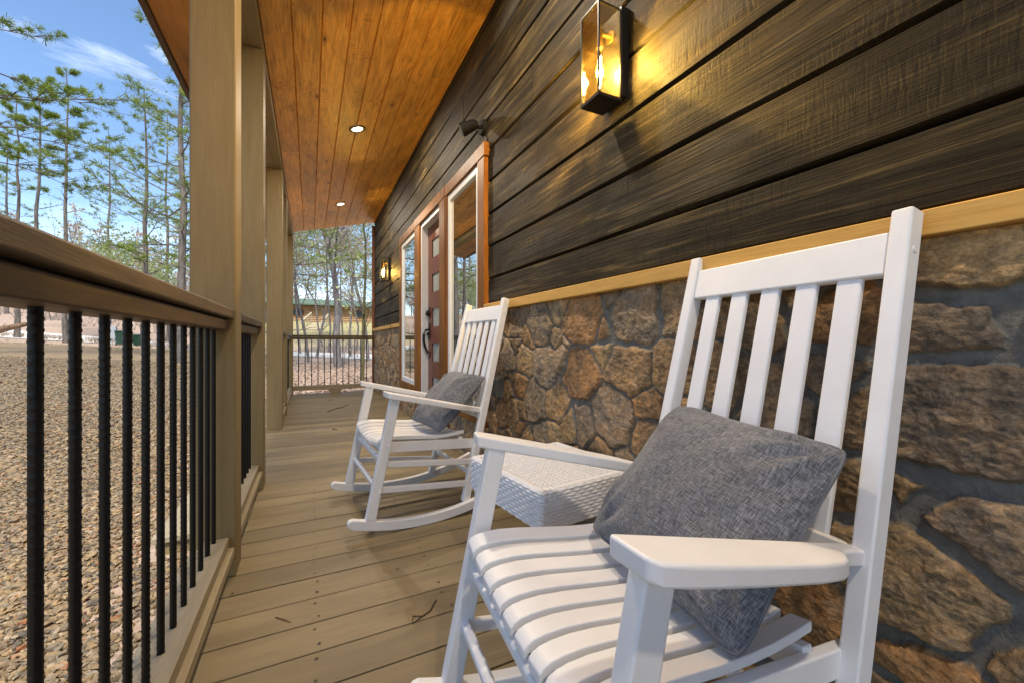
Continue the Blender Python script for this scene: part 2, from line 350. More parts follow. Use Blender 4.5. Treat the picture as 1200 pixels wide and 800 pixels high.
# ------------------------------------------------------------------ layout constants (deck top is z = 0, camera at 0,0,0.9)
WALL=1.075; NEAR=-3.6; FAR=7.94
def ceil_z(x): return 2.79+.25*(x+.255)
def ground_z(x,y):
    z=-.35+.065*max(0,-x-1)+.012*max(0,y)
    if x<-24: z-=.045*(-x-24)
    if y>42: z+=.13*(y-42) if y<75 else .13*33+.02*(y-75)
    return z

# ------------------------------------------------------------------ ground, road
def grid_axis(segs):
    out=[]
    for a,b,n in segs: out+=list(np.linspace(a,b,n,endpoint=False))
    return out+[segs[-1][1]]
xs=grid_axis([(-260,-60,14),(-60,-24,12),(-24,-1,23),(-1,20,14),(20,260,14)]); ys=grid_axis([(-120,0,12),(0,42,28),(42,75,16),(75,500,18)])
V=[(x,y,ground_z(x,y)) for y in ys for x in xs]; nx=len(xs)
Fq=[(j*nx+i,j*nx+i+1,(j+1)*nx+i+1,(j+1)*nx+i) for j in range(len(ys)-1) for i in range(nx-1)]
tag(np_mesh('ground',V,Fq,M['ground']),kind='structure')
cl=[(-60,47.5),(-40,45.2),(-25,42.6),(-17,40.6),(-10,39.0),(-5,37.2),(-1,33.8),(2,29.5),(5,25.5),(10,21),(18,16),(34,9)]
cl2=[]
for (a,b) in zip(cl[:-1],cl[1:]):
    for k in range(6): cl2.append((a[0]+(b[0]-a[0])*k/6,a[1]+(b[1]-a[1])*k/6))
rd=MB(); NW=9
V=[];Fq=[]
for i,(x,y) in enumerate(cl2):
    for k in range(NW):
        yy=y+(k/(NW-1)-.5)*(6.6 if x<-5 else 8.5)+.15*math.sin(i*1.3+k); V.append((x,yy,ground_z(x,yy)+.03))
for i in range(len(cl2)-1):
    for k in range(NW-1): Fq.append((i*NW+k,(i+1)*NW+k,(i+1)*NW+k+1,i*NW+k+1))
tag(np_mesh('road',V,Fq,M['road']),kind='structure')

# loose stones near the porch
def gravel():
    t=(1+5**.5)/2
    iv=np.array([(-1,t,0),(1,t,0),(-1,-t,0),(1,-t,0),(0,-1,t),(0,1,t),(0,-1,-t),(0,1,-t),(t,0,-1),(t,0,1),(-t,0,-1),(-t,0,1)],float); iv/=np.linalg.norm(iv[0])
    fi=np.array([(0,11,5),(0,5,1),(0,1,7),(0,7,10),(0,10,11),(1,5,9),(5,11,4),(11,10,2),(10,7,6),(7,1,8),(3,9,4),(3,4,2),(3,2,6),(3,6,8),(3,8,9),(4,9,5),(2,4,11),(6,2,10),(8,6,7),(9,8,1)])
    P=[];S=[]
    def zone(x0,x1,y0,y1,dens,s0,s1):
        n=int((x1-x0)*(y1-y0)*dens)
        for _ in range(n):
            x=random.uniform(x0,x1);y=random.uniform(y0,y1)
            if x>-.44 or (-.86<x and 2.9<y<4.9): continue
            if (x/max(y,.01)<-1.05) or x/y>-.06: continue
            P.append((x,y,ground_z(x,y))); S.append(random.uniform(s0,s1)*random.choice([.7,1,1,1.35]))
    zone(-3.2,-.42,.4,5.5,2900,.0075,.016); zone(-6,-.42,5.5,11,900,.011,.019); zone(-6,-3.2,2.4,5.5,1600,.009,.016); zone(-10.5,-1.6,11,20,260,.013,.024)
    P=np.array(P);S=np.array(S);n=len(P)
    j=1+.28*rng.standard_normal((n,12,1)); j=np.clip(j,.5,1.5)
    sc=np.stack([rng.uniform(.8,1.5,n),rng.uniform(.6,1.1,n),rng.uniform(.4,.75,n)],1)
    L=iv[None]*j*sc[:,None,:]*S[:,None,None]
    a=rng.uniform(0,2*np.pi,n);c,s=np.cos(a)[:,None],np.sin(a)[:,None]
    tl=rng.normal(0,.35,n);ct,st=np.cos(tl)[:,None],np.sin(tl)[:,None]
    X=L[...,0];Y=L[...,1]*ct-L[...,2]*st;Z=L[...,1]*st+L[...,2]*ct
    W=np.stack([X*c-Y*s,X*s+Y*c,Z],2)+P[:,None,:]; W[...,2]+=(S*.25+rng.uniform(0,.008,n))[:,None]
    Fx=(fi[None]+12*np.arange(n)[:,None,None]).reshape(-1,3)
    tone=np.repeat(rng.uniform(0,1,n),20)
    o=np_mesh('gravel',W.reshape(-1,3),Fx,M['gravel'],smooth=False,attrs={'tone':('FLOAT','FACE',tone)}); tag(o,'mixed tan and grey loose gravel spread beside the porch','gravel',kind='stuff')
gravel()
# fallen leaves on the ground beyond the far railing and at the gravel edge
def litter():
    mb=MB()
    for k in range(7500):
        if k%6:
            y=8.3+14*random.random()**1.4; x=random.uniform(-.09,.17)*y+random.uniform(-.3,.3)
        else:
            y=random.uniform(29,37); x=random.uniform(-22,-8)
        z=ground_z(x,y)+random.uniform(.005,.03); s=random.uniform(.022,.06)
        a=random.uniform(0,6.28); u=Vector((math.cos(a),math.sin(a),random.uniform(-.4,.4)))*s; w=Vector((-math.sin(a),math.cos(a),random.uniform(-.4,.5)))*s*.6
        c=Vector((x,y,z)); mb.add([c-u,c-u*.2+w,c+u,c-u*.1-w],[(0,1,2),(0,2,3)],random.random())
    for k in range(420):
        y=.6+8*random.random()**1.3; x=-.46-1.7*random.random()**2; z=ground_z(x,y)+random.uniform(.012,.025); s=random.uniform(.012,.034); a=random.uniform(0,6.28)
        u=Vector((math.cos(a),math.sin(a),random.uniform(-.3,.3)))*s; w=Vector((-math.sin(a),math.cos(a),random.uniform(-.3,.4)))*s*random.uniform(.15,.6); c=Vector((x,y,z))
        mb.add([c-u,c-u*.2+w,c+u,c-u*.1-w],[(0,1,2),(0,2,3)],random.uniform(0,.55))
    tag(mb.build('leaf_litter',M['dryleaf'],normals=False),'brown fallen leaves covering the ground under the trees','leaves',kind='stuff')
litter()

# ------------------------------------------------------------------ deck
mb=MB(); y=1.744-.1413*29
yl=[]
while y<FAR:
    y1=min(y+.1365,FAR)
    mb.box(-.42,1.10,y,y1,-.03+random.uniform(-.0008,.0008),random.uniform(-.0012,.0005)); yl.append(y); y+=.1413
for y in yl:
    for xx in (-.30,.02,.43,.83):
        for dy in (.03,.105):
            if random.random()<.12: continue
            cx=xx+random.uniform(-.008,.008); cy=y+dy+random.uniform(-.006,.006); r=.0042*random.uniform(.8,1.25)
            pts=[(cx+r*math.cos(k*math.pi/4)*1.1,cy+r*math.sin(k*math.pi/4),.0009) for k in range(8)]
            mb.add(pts,[tuple(range(8))],.5,1)
deck=mb.build('deck',[M['deck'],M['screw']],bevel=.003,seg=2); tag(deck,kind='structure')
mb=MB(); mb.box(-.40,1.08,NEAR,FAR-.02,-.30,-.045)
tag(mb.build('deck_framing',M['rim']),kind='structure')

# ------------------------------------------------------------------ porch step
st=thing('porch_step','low tan wooden step between the posts down to the gravel','step',(-.6,3.9,-.35))
gz=ground_z(-.8,3.9)+.35
mb=MB(); mb.box(-.2,.19,-.95,.95,.11,.145); mb.build('tread',M['lowrail'],st,bevel=.004)
mb=MB(); mb.box(-.185,.18,-.93,-.89,-.05,.108); mb.box(-.185,.18,.89,.93,-.05,.108); mb.box(-.19,-.155,-.886,.886,-.05,.106); mb.build('riser',M['post'],st,bevel=.003)

# ------------------------------------------------------------------ posts
post_y=[(1.88,'tan square porch post nearest the camera, where the front railing ends'),(2.91,'second tan porch post from the camera, on the near side of the step opening'),
        (4.86,'third tan porch post, standing free on the far side of the step opening'),(5.74,'fourth tan porch post, half hidden behind the free standing one'),(7.78,'tan corner post at the far end of the porch')]
BEAM_B=2.69
for i,(py,lab) in enumerate(post_y):
    mb=MB(); mb.box(-.40,-.255,py,py+.14,.001,BEAM_B-.002,t=.3+.1*i)
    tag(mb.build('porch_post',M['post'],bevel=.006),lab,'post','posts along the porch edge')

# ------------------------------------------------------------------ roof
rf=thing('porch_roof','sloping porch roof with orange pine board ceiling','roof',(0,0,0))
mb=MB(); pitch=.1655; x=-.262; nb=0; ztop=.018
edges=[]
while x<WALL-.005:
    x1=min(x+pitch,WALL-.004); edges.append((x,x1)); x=x1
for (a,b) in edges:
    y=NEAR+random.uniform(-2,-.2)
    while y<FAR+.02:
        L=random.choice([2.4,3.0,3.6,4.2]); ya=max(y,NEAR); yb=min(y+L,FAR+.02); y+=L
        if yb<=ya+.01: continue
        g=.006; d=.009
        prof=[(a+.0006,ceil_z(a)+d),(a+g,ceil_z(a+g)),(b-g,ceil_z(b-g)),(b-.0006,ceil_z(b)+d),(b-.0006,ceil_z(b)+.02),(a+.0006,ceil_z(a)+.02)]
        mb.prism(prof,'y',ya+.0006,yb-.0006,t=random.random())
mb.build('ceiling',M['ceil'],rf)
mb=MB(); mb.prism([(-.755,ceil_z(-.755)),(-.405,ceil_z(-.405)),(-.405,ceil_z(-.405)+.015),(-.755,ceil_z(-.755)+.015)],'y',NEAR,FAR+.25); mb.build('soffit',M['ply'],rf)
mb=MB(); mb.box(-.40,-.258,NEAR,FAR-.02,BEAM_B,2.775,t=.4); bm_=mb.build('beam',M['post'],rf,bevel=.004)
mb=MB(); mb.box(-.33,-.3285,NEAR,FAR-.03,BEAM_B-.0007,BEAM_B+.02); mb.build('beam_joint',M['rim'],bm_)
mb=MB(); mb.box(-.79,-.757,NEAR,FAR+.28,ceil_z(-.77)-.018,ceil_z(-.77)+.13); mb.build('fascia',M['fascia'],rf,bevel=.003)
mb=MB(); mb.prism([(-.80,ceil_z(-.8)+.16),(5.5,ceil_z(5.5)+.16),(5.5,ceil_z(5.5)+.06),(-.80,ceil_z(-.8)+.09)],'y',NEAR-.1,FAR+.3); mb.build('shingles',M['roof'],rf)
mb=MB(); mb.prism([(-.255,ceil_z(-.255)+.022),(WALL,ceil_z(WALL)+.022),(WALL,ceil_z(WALL)+.058),(-.255,ceil_z(-.255)+.058)],'y',NEAR,FAR+.015); mb.build('roof_deck',M['ply'],rf)
mb=MB(); mb.prism([(WALL-.022,ceil_z(WALL-.022)-.016),(WALL-.001,ceil_z(WALL)-.016),(WALL-.001,ceil_z(WALL)-.001),(WALL-.022,ceil_z(WALL-.022)-.001)],'y',NEAR,FAR); mb.build('cove_trim',M['ceil'],rf)

# ------------------------------------------------------------------ cabin
cab=thing('cabin','timber cabin with dark rough sawn siding over a stone base','cabin',(WALL,3,0))
CO=Vector((WALL,3,0))
def cabp(mb,name,mat,parent=cab,**k):
    mb.v=[(a-CO.x,b-CO.y,c-CO.z) for a,b,c in mb.v]
    return mb.build(name,mat,parent,**k)
# siding boards with wavy hewn edges
mb=MB(); lines=[1.15]+[1.32+.2165*k for k in range(9)]
def board(z0,z1,y0,y1):
    t=random.random(); n=max(2,int((y1-y0)/.06)); sd=random.random()*100; rings=[]
    ys=np.linspace(y0,y1,n+1); e0=(fbm(ys*2.2+sd,ys*0+3,3,1)-.5)*.016; e1=(fbm(ys*2.2+sd,ys*0+9,3,2)-.5)*.010; fx=(fbm(ys*1.5+sd,ys*0+5,3,3)-.5)*.008
    for k,y in enumerate(ys):
        a=z0+.003; b=z1-.006+e1[k]*.3
        lo=a+.010+e0[k]*.7
        rings.append([(WALL+.03,y,a),(WALL+.016,y,a+.001),(WALL+.001+fx[k],y,lo),(WALL+fx[k],y,(lo+b)/2),(WALL+fx[k]+.001,y,b-.004),(WALL+.006,y,b),(WALL+.03,y,b)])
    mb.loft(rings,t=t)
for k,z0 in enumerate(lines):
    z1=lines[k+1] if k+1<len(lines) else 3.12
    z1=min(z1,3.13)
    if z1-z0<.03: continue
    spans=[(NEAR,2.60),(5.35,FAR-.03)] if z1<2.2 else [(NEAR,FAR-.03)]
    for (a,b) in spans:
        cuts=[a]
        if b-a>4: cuts.append(a+ (b-a)*random.uniform(.35,.65))
        cuts.append(b)
        for q in range(len(cuts)-1): board(z0,z1,cuts[q]+.0012,cuts[q+1]-.0012)
cabp(mb,'siding',M['siding'],smooth=28)
mb=MB()
for a,b in ((NEAR,2.55),(5.39,FAR-.02)): mb.box(WALL+.035,WALL+.2,a,b,0,3.1)
mb.box(WALL+.035,WALL+.2,2.55,5.39,2.18,3.1); mb.box(WALL+.2,WALL+4,NEAR,FAR-.02,-.4,3.3)
mb.box(WALL+.036,WALL+.19,2.551,3.40,0,.4); mb.box(WALL+.036,WALL+.19,4.5,5.389,0,.4)
cabp(mb,'wall_core',M['rim'])
for a,b,q in ((NEAR,2.528,.5),(5.412,FAR-.035,.35)):
    mb=MB(); mb.box(1.040,1.082,a,b,1.100,1.150,t=q); cabp(mb,'ledge',M['ledge'],bevel=.003)
mb=MB(); mb.box(1.035,1.12,FAR-.033,FAR+.02,.0,3.05); cabp(mb,'corner_board',M['corner'],bevel=.003)

# stone veneer: a relief surface, stones as weighted cells
def stone_wall():
    # stones whose places can be read off the photograph (wall y, height)
    def w(px,py):
        u=px-600; v=400.8-py; xc=212.2+.896*u; t=1.06/xc; return ((428.3-.444*u)*t, .9+v*t)
    pix=[(130,210,.8),(220,225,1.1),(375,205,1.6),(438,262,.5),(580,205,1.7),(725,180,1.2),(180,285,.4),(165,355,.8),(240,380,1.2),(370,415,1.7),(445,335,.7),(555,395,1.6),(700,385,1.1),(150,455,.7),(205,515,1.1),(285,525,1.1),(490,570,1.8),(605,530,1.0),(155,545,.3),(385,600,1.2),(335,595,.9),(230,640,.7),(280,630,.7),(620,655,1.2),(525,690,.7),(80,560,.8),(118,560,.6),(45,590,.6),(105,340,.7),(95,470,.6),(40,500,.6),(450,690,1.0)]
    S=[(*w(560+a/3.2,310+b/3.2),c) for a,b,c in pix]
    for a,b,c in [(1135,300,1.7),(1105,375,1.5),(1190,365,1.1),(1125,490,2.3),(1093,580,.9),(1170,630,1.5),(1062,690,2.1),(1150,715,.7),(1185,770,1.1),(1095,780,1.2),(985,370,1.3),(870,370,1.2),(930,330,1.0),(845,440,1.0),(905,470,1.2),(965,440,1.0),(1000,480,1.1),(940,700,1.4),(1000,590,.8)]:
        S.append((*w(a,b),c))
    S=[(a,b,c) for a,b,c in S if 0<b<1.12]
    tries=0
    while tries<9000:
        tries+=1
        y=random.uniform(-1.2,8.1); z=random.uniform(.02,1.08); sz=random.choice([.25,.5,.8,1.1,1.5,2.0])
        dmin=.085+.065*sz
        if all((abs(y-a)/1.12)**2+(z-b)**2>(dmin+.03*(c-1))**2 for a,b,c in S): S.append((y,z,sz))
    S=np.array(S); ns=len(S)
    wts=(S[:,2]-1)*.012
    pal=np.array([(.140,.097,.056),(.165,.115,.064),(.125,.092,.06),(.145,.118,.088),(.19,.14,.082),(.155,.095,.048),(.13,.104,.08),(.16,.12,.076)])
    pc=pal[rng.integers(0,len(pal),ns)]*rng.uniform(1.5,2.15,(ns,1)); pc=pc*np.array([1.02,.99,.91])
    tilt=rng.normal(0,.05,(ns,2)); base=rng.uniform(-.004,.007,ns)
    r2=random.Random(5); ex=[]; tries=0
    while tries<4000:
        tries+=1; y=r2.uniform(NEAR-.1,-1.15); z=r2.uniform(.02,1.08); sz=r2.choice([.25,.5,.8,1.1,1.5,2.0])
        if all((abs(y-a)/1.12)**2+(z-b)**2>(.085+.065*sz+.03*(c-1))**2 for a,b,c in list(S[S[:,0]<-.7])+ex): ex.append((y,z,sz))
    g2=np.random.default_rng(5); ne=len(ex); S=np.concatenate([S,np.array(ex)]); wts=(S[:,2]-1)*.012
    pc=np.concatenate([pc,pal[g2.integers(0,len(pal),ne)]*g2.uniform(1.5,2.15,(ne,1))*np.array([1.02,.99,.91])]); tilt=np.concatenate([tilt,g2.normal(0,.05,(ne,2))]); base=np.concatenate([base,g2.uniform(-.004,.007,ne)])
    patches=[(NEAR,-.35,.0,1.099,.009),(-.35,1.25,.0,1.099,.0034),(1.25,2.529,.0,1.099,.005),(2.535,3.45,.0,.325,.008),(4.50,5.41,.0,.325,.009),(5.415,FAR-.035,.0,1.099,.010)]
    V=[];Fq=[];C=[];Mo=[];off=0
    for (y0,y1,z0,z1,res) in patches:
        ny=int((y1-y0)/res)+1; nz=int((z1-z0)/res)+1
        Y,Z=np.meshgrid(np.linspace(y0,y1,ny),np.linspace(z0,z1,nz))
        y=Y.ravel();z=Z.ravel()
        yw=y+(fbm(y*9,z*9,3,11)-.5)*.036+(fbm(y*45,z*45,3,13)-.5)*.014; zw=z+(fbm(y*9+50,z*9,3,21)-.5)*.036+(fbm(y*45+50,z*45,3,23)-.5)*.014
        E=np.full(len(y),9.);I=np.zeros(len(y),int)
        for c in range(0,len(y),6000):
            sl=slice(c,c+6000); P=np.stack([yw[sl]/1.12,zw[sl]],1); Q=np.stack([S[:,0]/1.12,S[:,1]],1)
            d2=((P[:,None]-Q[None])**2).sum(2)-wts[None]
            k=np.argmin(d2,1); I[sl]=k; dk=d2[np.arange(len(k)),k]
            qd=np.sqrt(((Q[k][:,None]-Q[None])**2).sum(2)); qd[np.arange(len(k)),k]=1e9
            e=(d2-dk[:,None])/(2*qd); e[np.arange(len(k)),k]=9; E[sl]=e.min(1)
        gap=.0016+.020*(fbm(y*3.2,z*3.2,2,31)-.48).clip(0)+.008*sstep(1.2,.2,y)
        s=sstep(0,.0075,E-gap); dome=1-np.exp(-np.clip(E-gap,0,1)/.012)
        cy=S[I,0];cz=S[I,1]
        big=fbm(y*7+I*3.1,z*7,4,41)-.5; mid=np.abs(fbm(y*20+I*7.7,z*26,4,51)-.5)*2; fine=fbm(y*70,z*90,3,61)-.5
        ledgey=(np.floor(fbm(y*5+I*1.7,z*9+I,3,71)*7)/7-.5)
        h=.024*s*(.78+.22*dome)+s*(base[I]+tilt[I,0]*(y-cy)+tilt[I,1]*(z-cz)+.013*big-.006*mid+.006*fine+.013*ledgey+.004*(fbm(y*160,z*200,2,91)-.5))
        h=np.where(s>.02,np.maximum(h,.004),h)+(1-s)*(.003*(fbm(y*30,z*30,3,81)-.5)+.004*sstep(.03,.0,E))
        X=1.094-h
        edge=(z<z0+.002)|(z>z1-.002)
        idx=np.arange(len(y)).reshape(nz,ny)
        Fc=np.stack([idx[:-1,:-1],idx[1:,:-1],idx[1:,1:],idx[:-1,1:]],2).reshape(-1,4)
        col=np.ones((len(y),4)); col[:,:3]=pc[I]*(1+.35*big[:,None]); np_mesh('stone_veneer',np.stack([X,y,z],1)-np.array(CO),Fc,M['stone'],cab,attrs={'stonecol':('FLOAT_COLOR','POINT',col),'mortar':('FLOAT','POINT',1-sstep(.2,.5,s))})
stone_wall()

# windows and door
XF=1.043
def window(y0,y1,ca,cb,z0=.33,z1=2.24):
    """casing y0..y1 with side boards ca (near) and cb (far) wide"""
    mb=MB(); mb.box(XF,1.10,y0,y0+ca,z0,z1-.094,t=.7); mb.box(XF,1.10,y1-cb,y1,z0,z1-.094,t=.3)
    mb.box(XF-.004,1.10,y0-.012,y1+.012,z1-.092,z1,t=.5); mb.box(XF,1.10,y0+ca+.001,y1-cb-.001,z0,z0+.085,t=.5)
    w=cabp(mb,'window',M['trim'],bevel=.004)
    a=y0+ca+.002; b=y1-cb-.002; za=z0+.087; zb=z1-.094; f=.055
    mb=MB(); mb.box(1.056,1.10,a,a+f,za,zb); mb.box(1.056,1.10,b-f,b,za,zb); mb.box(1.056,1.10,a+f,b-f,za,za+f); mb.box(1.056,1.10,a+f,b-f,zb-f,zb)
    s=cabp(mb,'sash',M['vinyl'],w,bevel=.004)
    mb=MB(); mb.box(1.074,1.080,a+f-.004,b-f+.004,za+f-.004,zb-f+.004); cabp(mb,'pane',M['pane'],w)
    mb=MB(); mb.box(1.115,1.13,y0+.02,y1-.02,z0+.01,z1-.02); cabp(mb,'dark_backing',M['rim'],w)  # dark sheet put in for the dark interior behind the pane
    return w
window(2.53,3.40,.12,.03); window(4.53,5.41,.03,.08)
# posts beside the door run to the deck
mb=MB(); mb.box(XF-.006,1.17,3.405,3.57,.002,2.146,t=.4); mb.box(XF-.006,1.17,4.315,4.526,.002,2.146,t=.8); mb.box(XF-.008,1.17,3.405,4.526,2.149,2.243,t=.6)
cabp(mb,'door_casing',M['trim'],bevel=.005)
mb=MB(); mb.box(1.058,1.19,3.572,3.60,.002,2.146); mb.box(1.058,1.19,4.285,4.313,.002,2.146); mb.box(1.058,1.19,3.60,4.285,2.10,2.146)
cabp(mb,'door_jamb',M['vinyl'],bevel=.003)
mb=MB(); lz=[-.45,-.10,.25,.60,.952]; ya,yb=3.602,4.283; la,lb=3.74,4.135; X0=1.128
zs=[.02]; 
mb.box(X0,1.17,ya,la,.02,2.098,t=.4); mb.box(X0,1.17,lb,yb,.02,2.098,t=.6)
prev=.02
for c in lz:
    mb.box(X0,1.17,la,lb,prev,c+.9-.092,t=.5); prev=c+.9+.092
mb.box(X0,1.17,la,lb,prev,2.098,t=.5)
dr=cabp(mb,'door',M['door'])
for c in lz:
    mb=MB(); mb.box(1.140,1.150,la-.003,lb+.003,c+.9-.094,c+.9+.094); cabp(mb,'glass_lite',M['lite'],dr)
mb=MB(); yh=4.225
mb.tube([(1.128,yh,1.03),(1.085,yh,1.025),(1.066,yh,.985),(1.064,yh,.92),(1.080,yh,.85),(1.105,yh,.80),(1.100,yh,.775)],[.012,.012,.013,.014,.012,.010,.008],8)
mb.box(1.119,1.127,yh-.026,yh+.026,.93,1.10); mb.box(1.121,1.127,yh-.02,yh+.02,.74,.80); mb.tube([(1.13,yh,.985),(1.10,yh,.985)],.018,10)
cabp(mb,'door_handle',M['black'],dr,smooth=40)
mb=MB(); mb.tube([(1.130,yh,1.20),(1.100,yh,1.20)],.03,16); mb.tube([(1.10,yh,1.20),(1.088,yh,1.20)],.02,12); mb.box(1.120,1.127,yh-.03,yh+.03,1.15,1.26); cabp(mb,'deadbolt',M['black'],dr,smooth=40)
mb=MB(); mb.box(1.04,1.19,3.575,4.31,.003,.019); cabp(mb,'threshold',M['nickel'],bevel=.004)

# ------------------------------------------------------------------ railings
def rebar_mesh(h):
    n=14; dz=.0021; nr=int(h/dz); zz=np.linspace(0,h,nr+1); an=np.arange(n)*2*np.pi/n
    A,Z=np.meshgrid(an,zz); ph=(Z/.0150+A/(2*np.pi)*1.0)
    half=np.where(np.sin(A+.6)>0,0,.5); q=np.abs(((ph+half)%1)-.5)*2
    rib=sstep(.74,.88,q)*np.clip(np.abs(np.sin(A+.6))*2.2,0,1)
    lon=sstep(.965,.995,np.abs(np.cos(A+.6)))*.0007
    r=.0073+.0011*rib+lon
    V=np.stack([r*np.cos(A),r*np.sin(A),Z],2).reshape(-1,3); idx=np.arange(V.shape[0]).reshape(nr+1,n); nx=np.roll(idx,-1,1)
    Fq=np.stack([idx[:-1],nx[:-1],nx[1:],idx[1:]],2).reshape(-1,4)
    return V,Fq
RV,RF=rebar_mesh(.79)
bar0=np_mesh('baluster',RV,RF,M['rebar'],smooth=True); REB=bar0.data; REB.set_sharp_from_angle(angle=R(50)); bar0_used=[False]
def railing(y0,y1,label,bars):
    cy=(y0+y1)/2; r=thing('porch_railing',label,'railing',(-.32,cy,0)); L=(y1-y0)/2
    mb=MB(); mb.box(-.078,.060,-L+.001,L-.001,.9875,1.023,t=random.random()); mb.build('cap_rail',M['rail'],r,bevel=.006,seg=3)
    mb=MB(); mb.box(-.045,.043,-L+.001,L-.001,.946,.984,t=random.random()); mb.build('top_rail',M['rail'],r,bevel=.004)
    mb=MB(); mb.box(-.045,.043,-L+.001,L-.001,.118,.156,t=random.random()); mb.build('bottom_rail',M['lowrail'],r,bevel=.004)
    mb=MB(); mb.box(-.078,.061,-L+.001,L-.001,.080,.116,t=random.random()); fr=mb.build('foot_rail',M['lowrail'],r,bevel=.004)
    mb=MB(); mb.prism([(-.07,.001),(.07,.001),(.10,.078),(-.10,.078)],'x',-.06,.045); mb.build('foot_block',M['lowrail'],fr)
    for b in bars:
        o=bar0 if not bar0_used[0] else bpy.data.objects.new('baluster',REB)
        if bar0_used[0]: COL.objects.link(o)
        bar0_used[0]=True
        o.parent=r; o.location=(0,b-cy,.156); o.rotation_euler=(0,0,random.uniform(0,6.28))
    return r
def step_bars(a,b,p=.0997): 
    n=int(round((b-a)/p)); return [a+(b-a)*(k+.5)/n for k in range(n)]
railing(-3.55,1.879,'front porch railing nearest the camera with black rebar balusters',[1.846-.0995*k for k in range(54)])
railing(2.021,2.909,'short rebar railing panel between the two nearest porch posts',step_bars(2.03,2.90))
railing(5.001,5.739,'short railing panel between the third and fourth posts',step_bars(5.01,5.73))
railing(5.881,7.779,'last side railing panel, running to the far corner post',step_bars(5.89,7.77))
# far end railing, across the porch
r=thing('porch_railing','railing closing the far end of the porch in front of the trees','railing',(.4,7.86,0))
xa,xb=-.253-.4,1.036-.4
mb=MB(); mb.box(xa,xb,-.06,.078,.9875,1.023); mb.build('cap_rail',M['rail_x'],r,bevel=.006)
mb=MB(); mb.box(xa,xb,-.043,.045,.946,.984); mb.build('top_rail',M['rail_x'],r,bevel=.004)
mb=MB(); mb.box(xa,xb,-.043,.045,.118,.156); mb.build('bottom_rail',M['lowrail_x'],r,bevel=.004)
mb=MB(); mb.box(xa,xb,-.06,.078,.080,.116); fr=mb.build('foot_rail',M['lowrail_x'],r,bevel=.004)
mb=MB(); mb.prism([(-.075,.001),(.075,.001),(.11,.078),(-.11,.078)],'y',-.058,-.01); mb.build('foot_block',M['lowrail_x'],fr)
for k in range(12):
    o=bpy.data.objects.new('baluster',REB); COL.objects.link(o); o.parent=r; o.location=(-.172+.1*k-.4,0,.156); o.rotation_euler=(0,0,k)

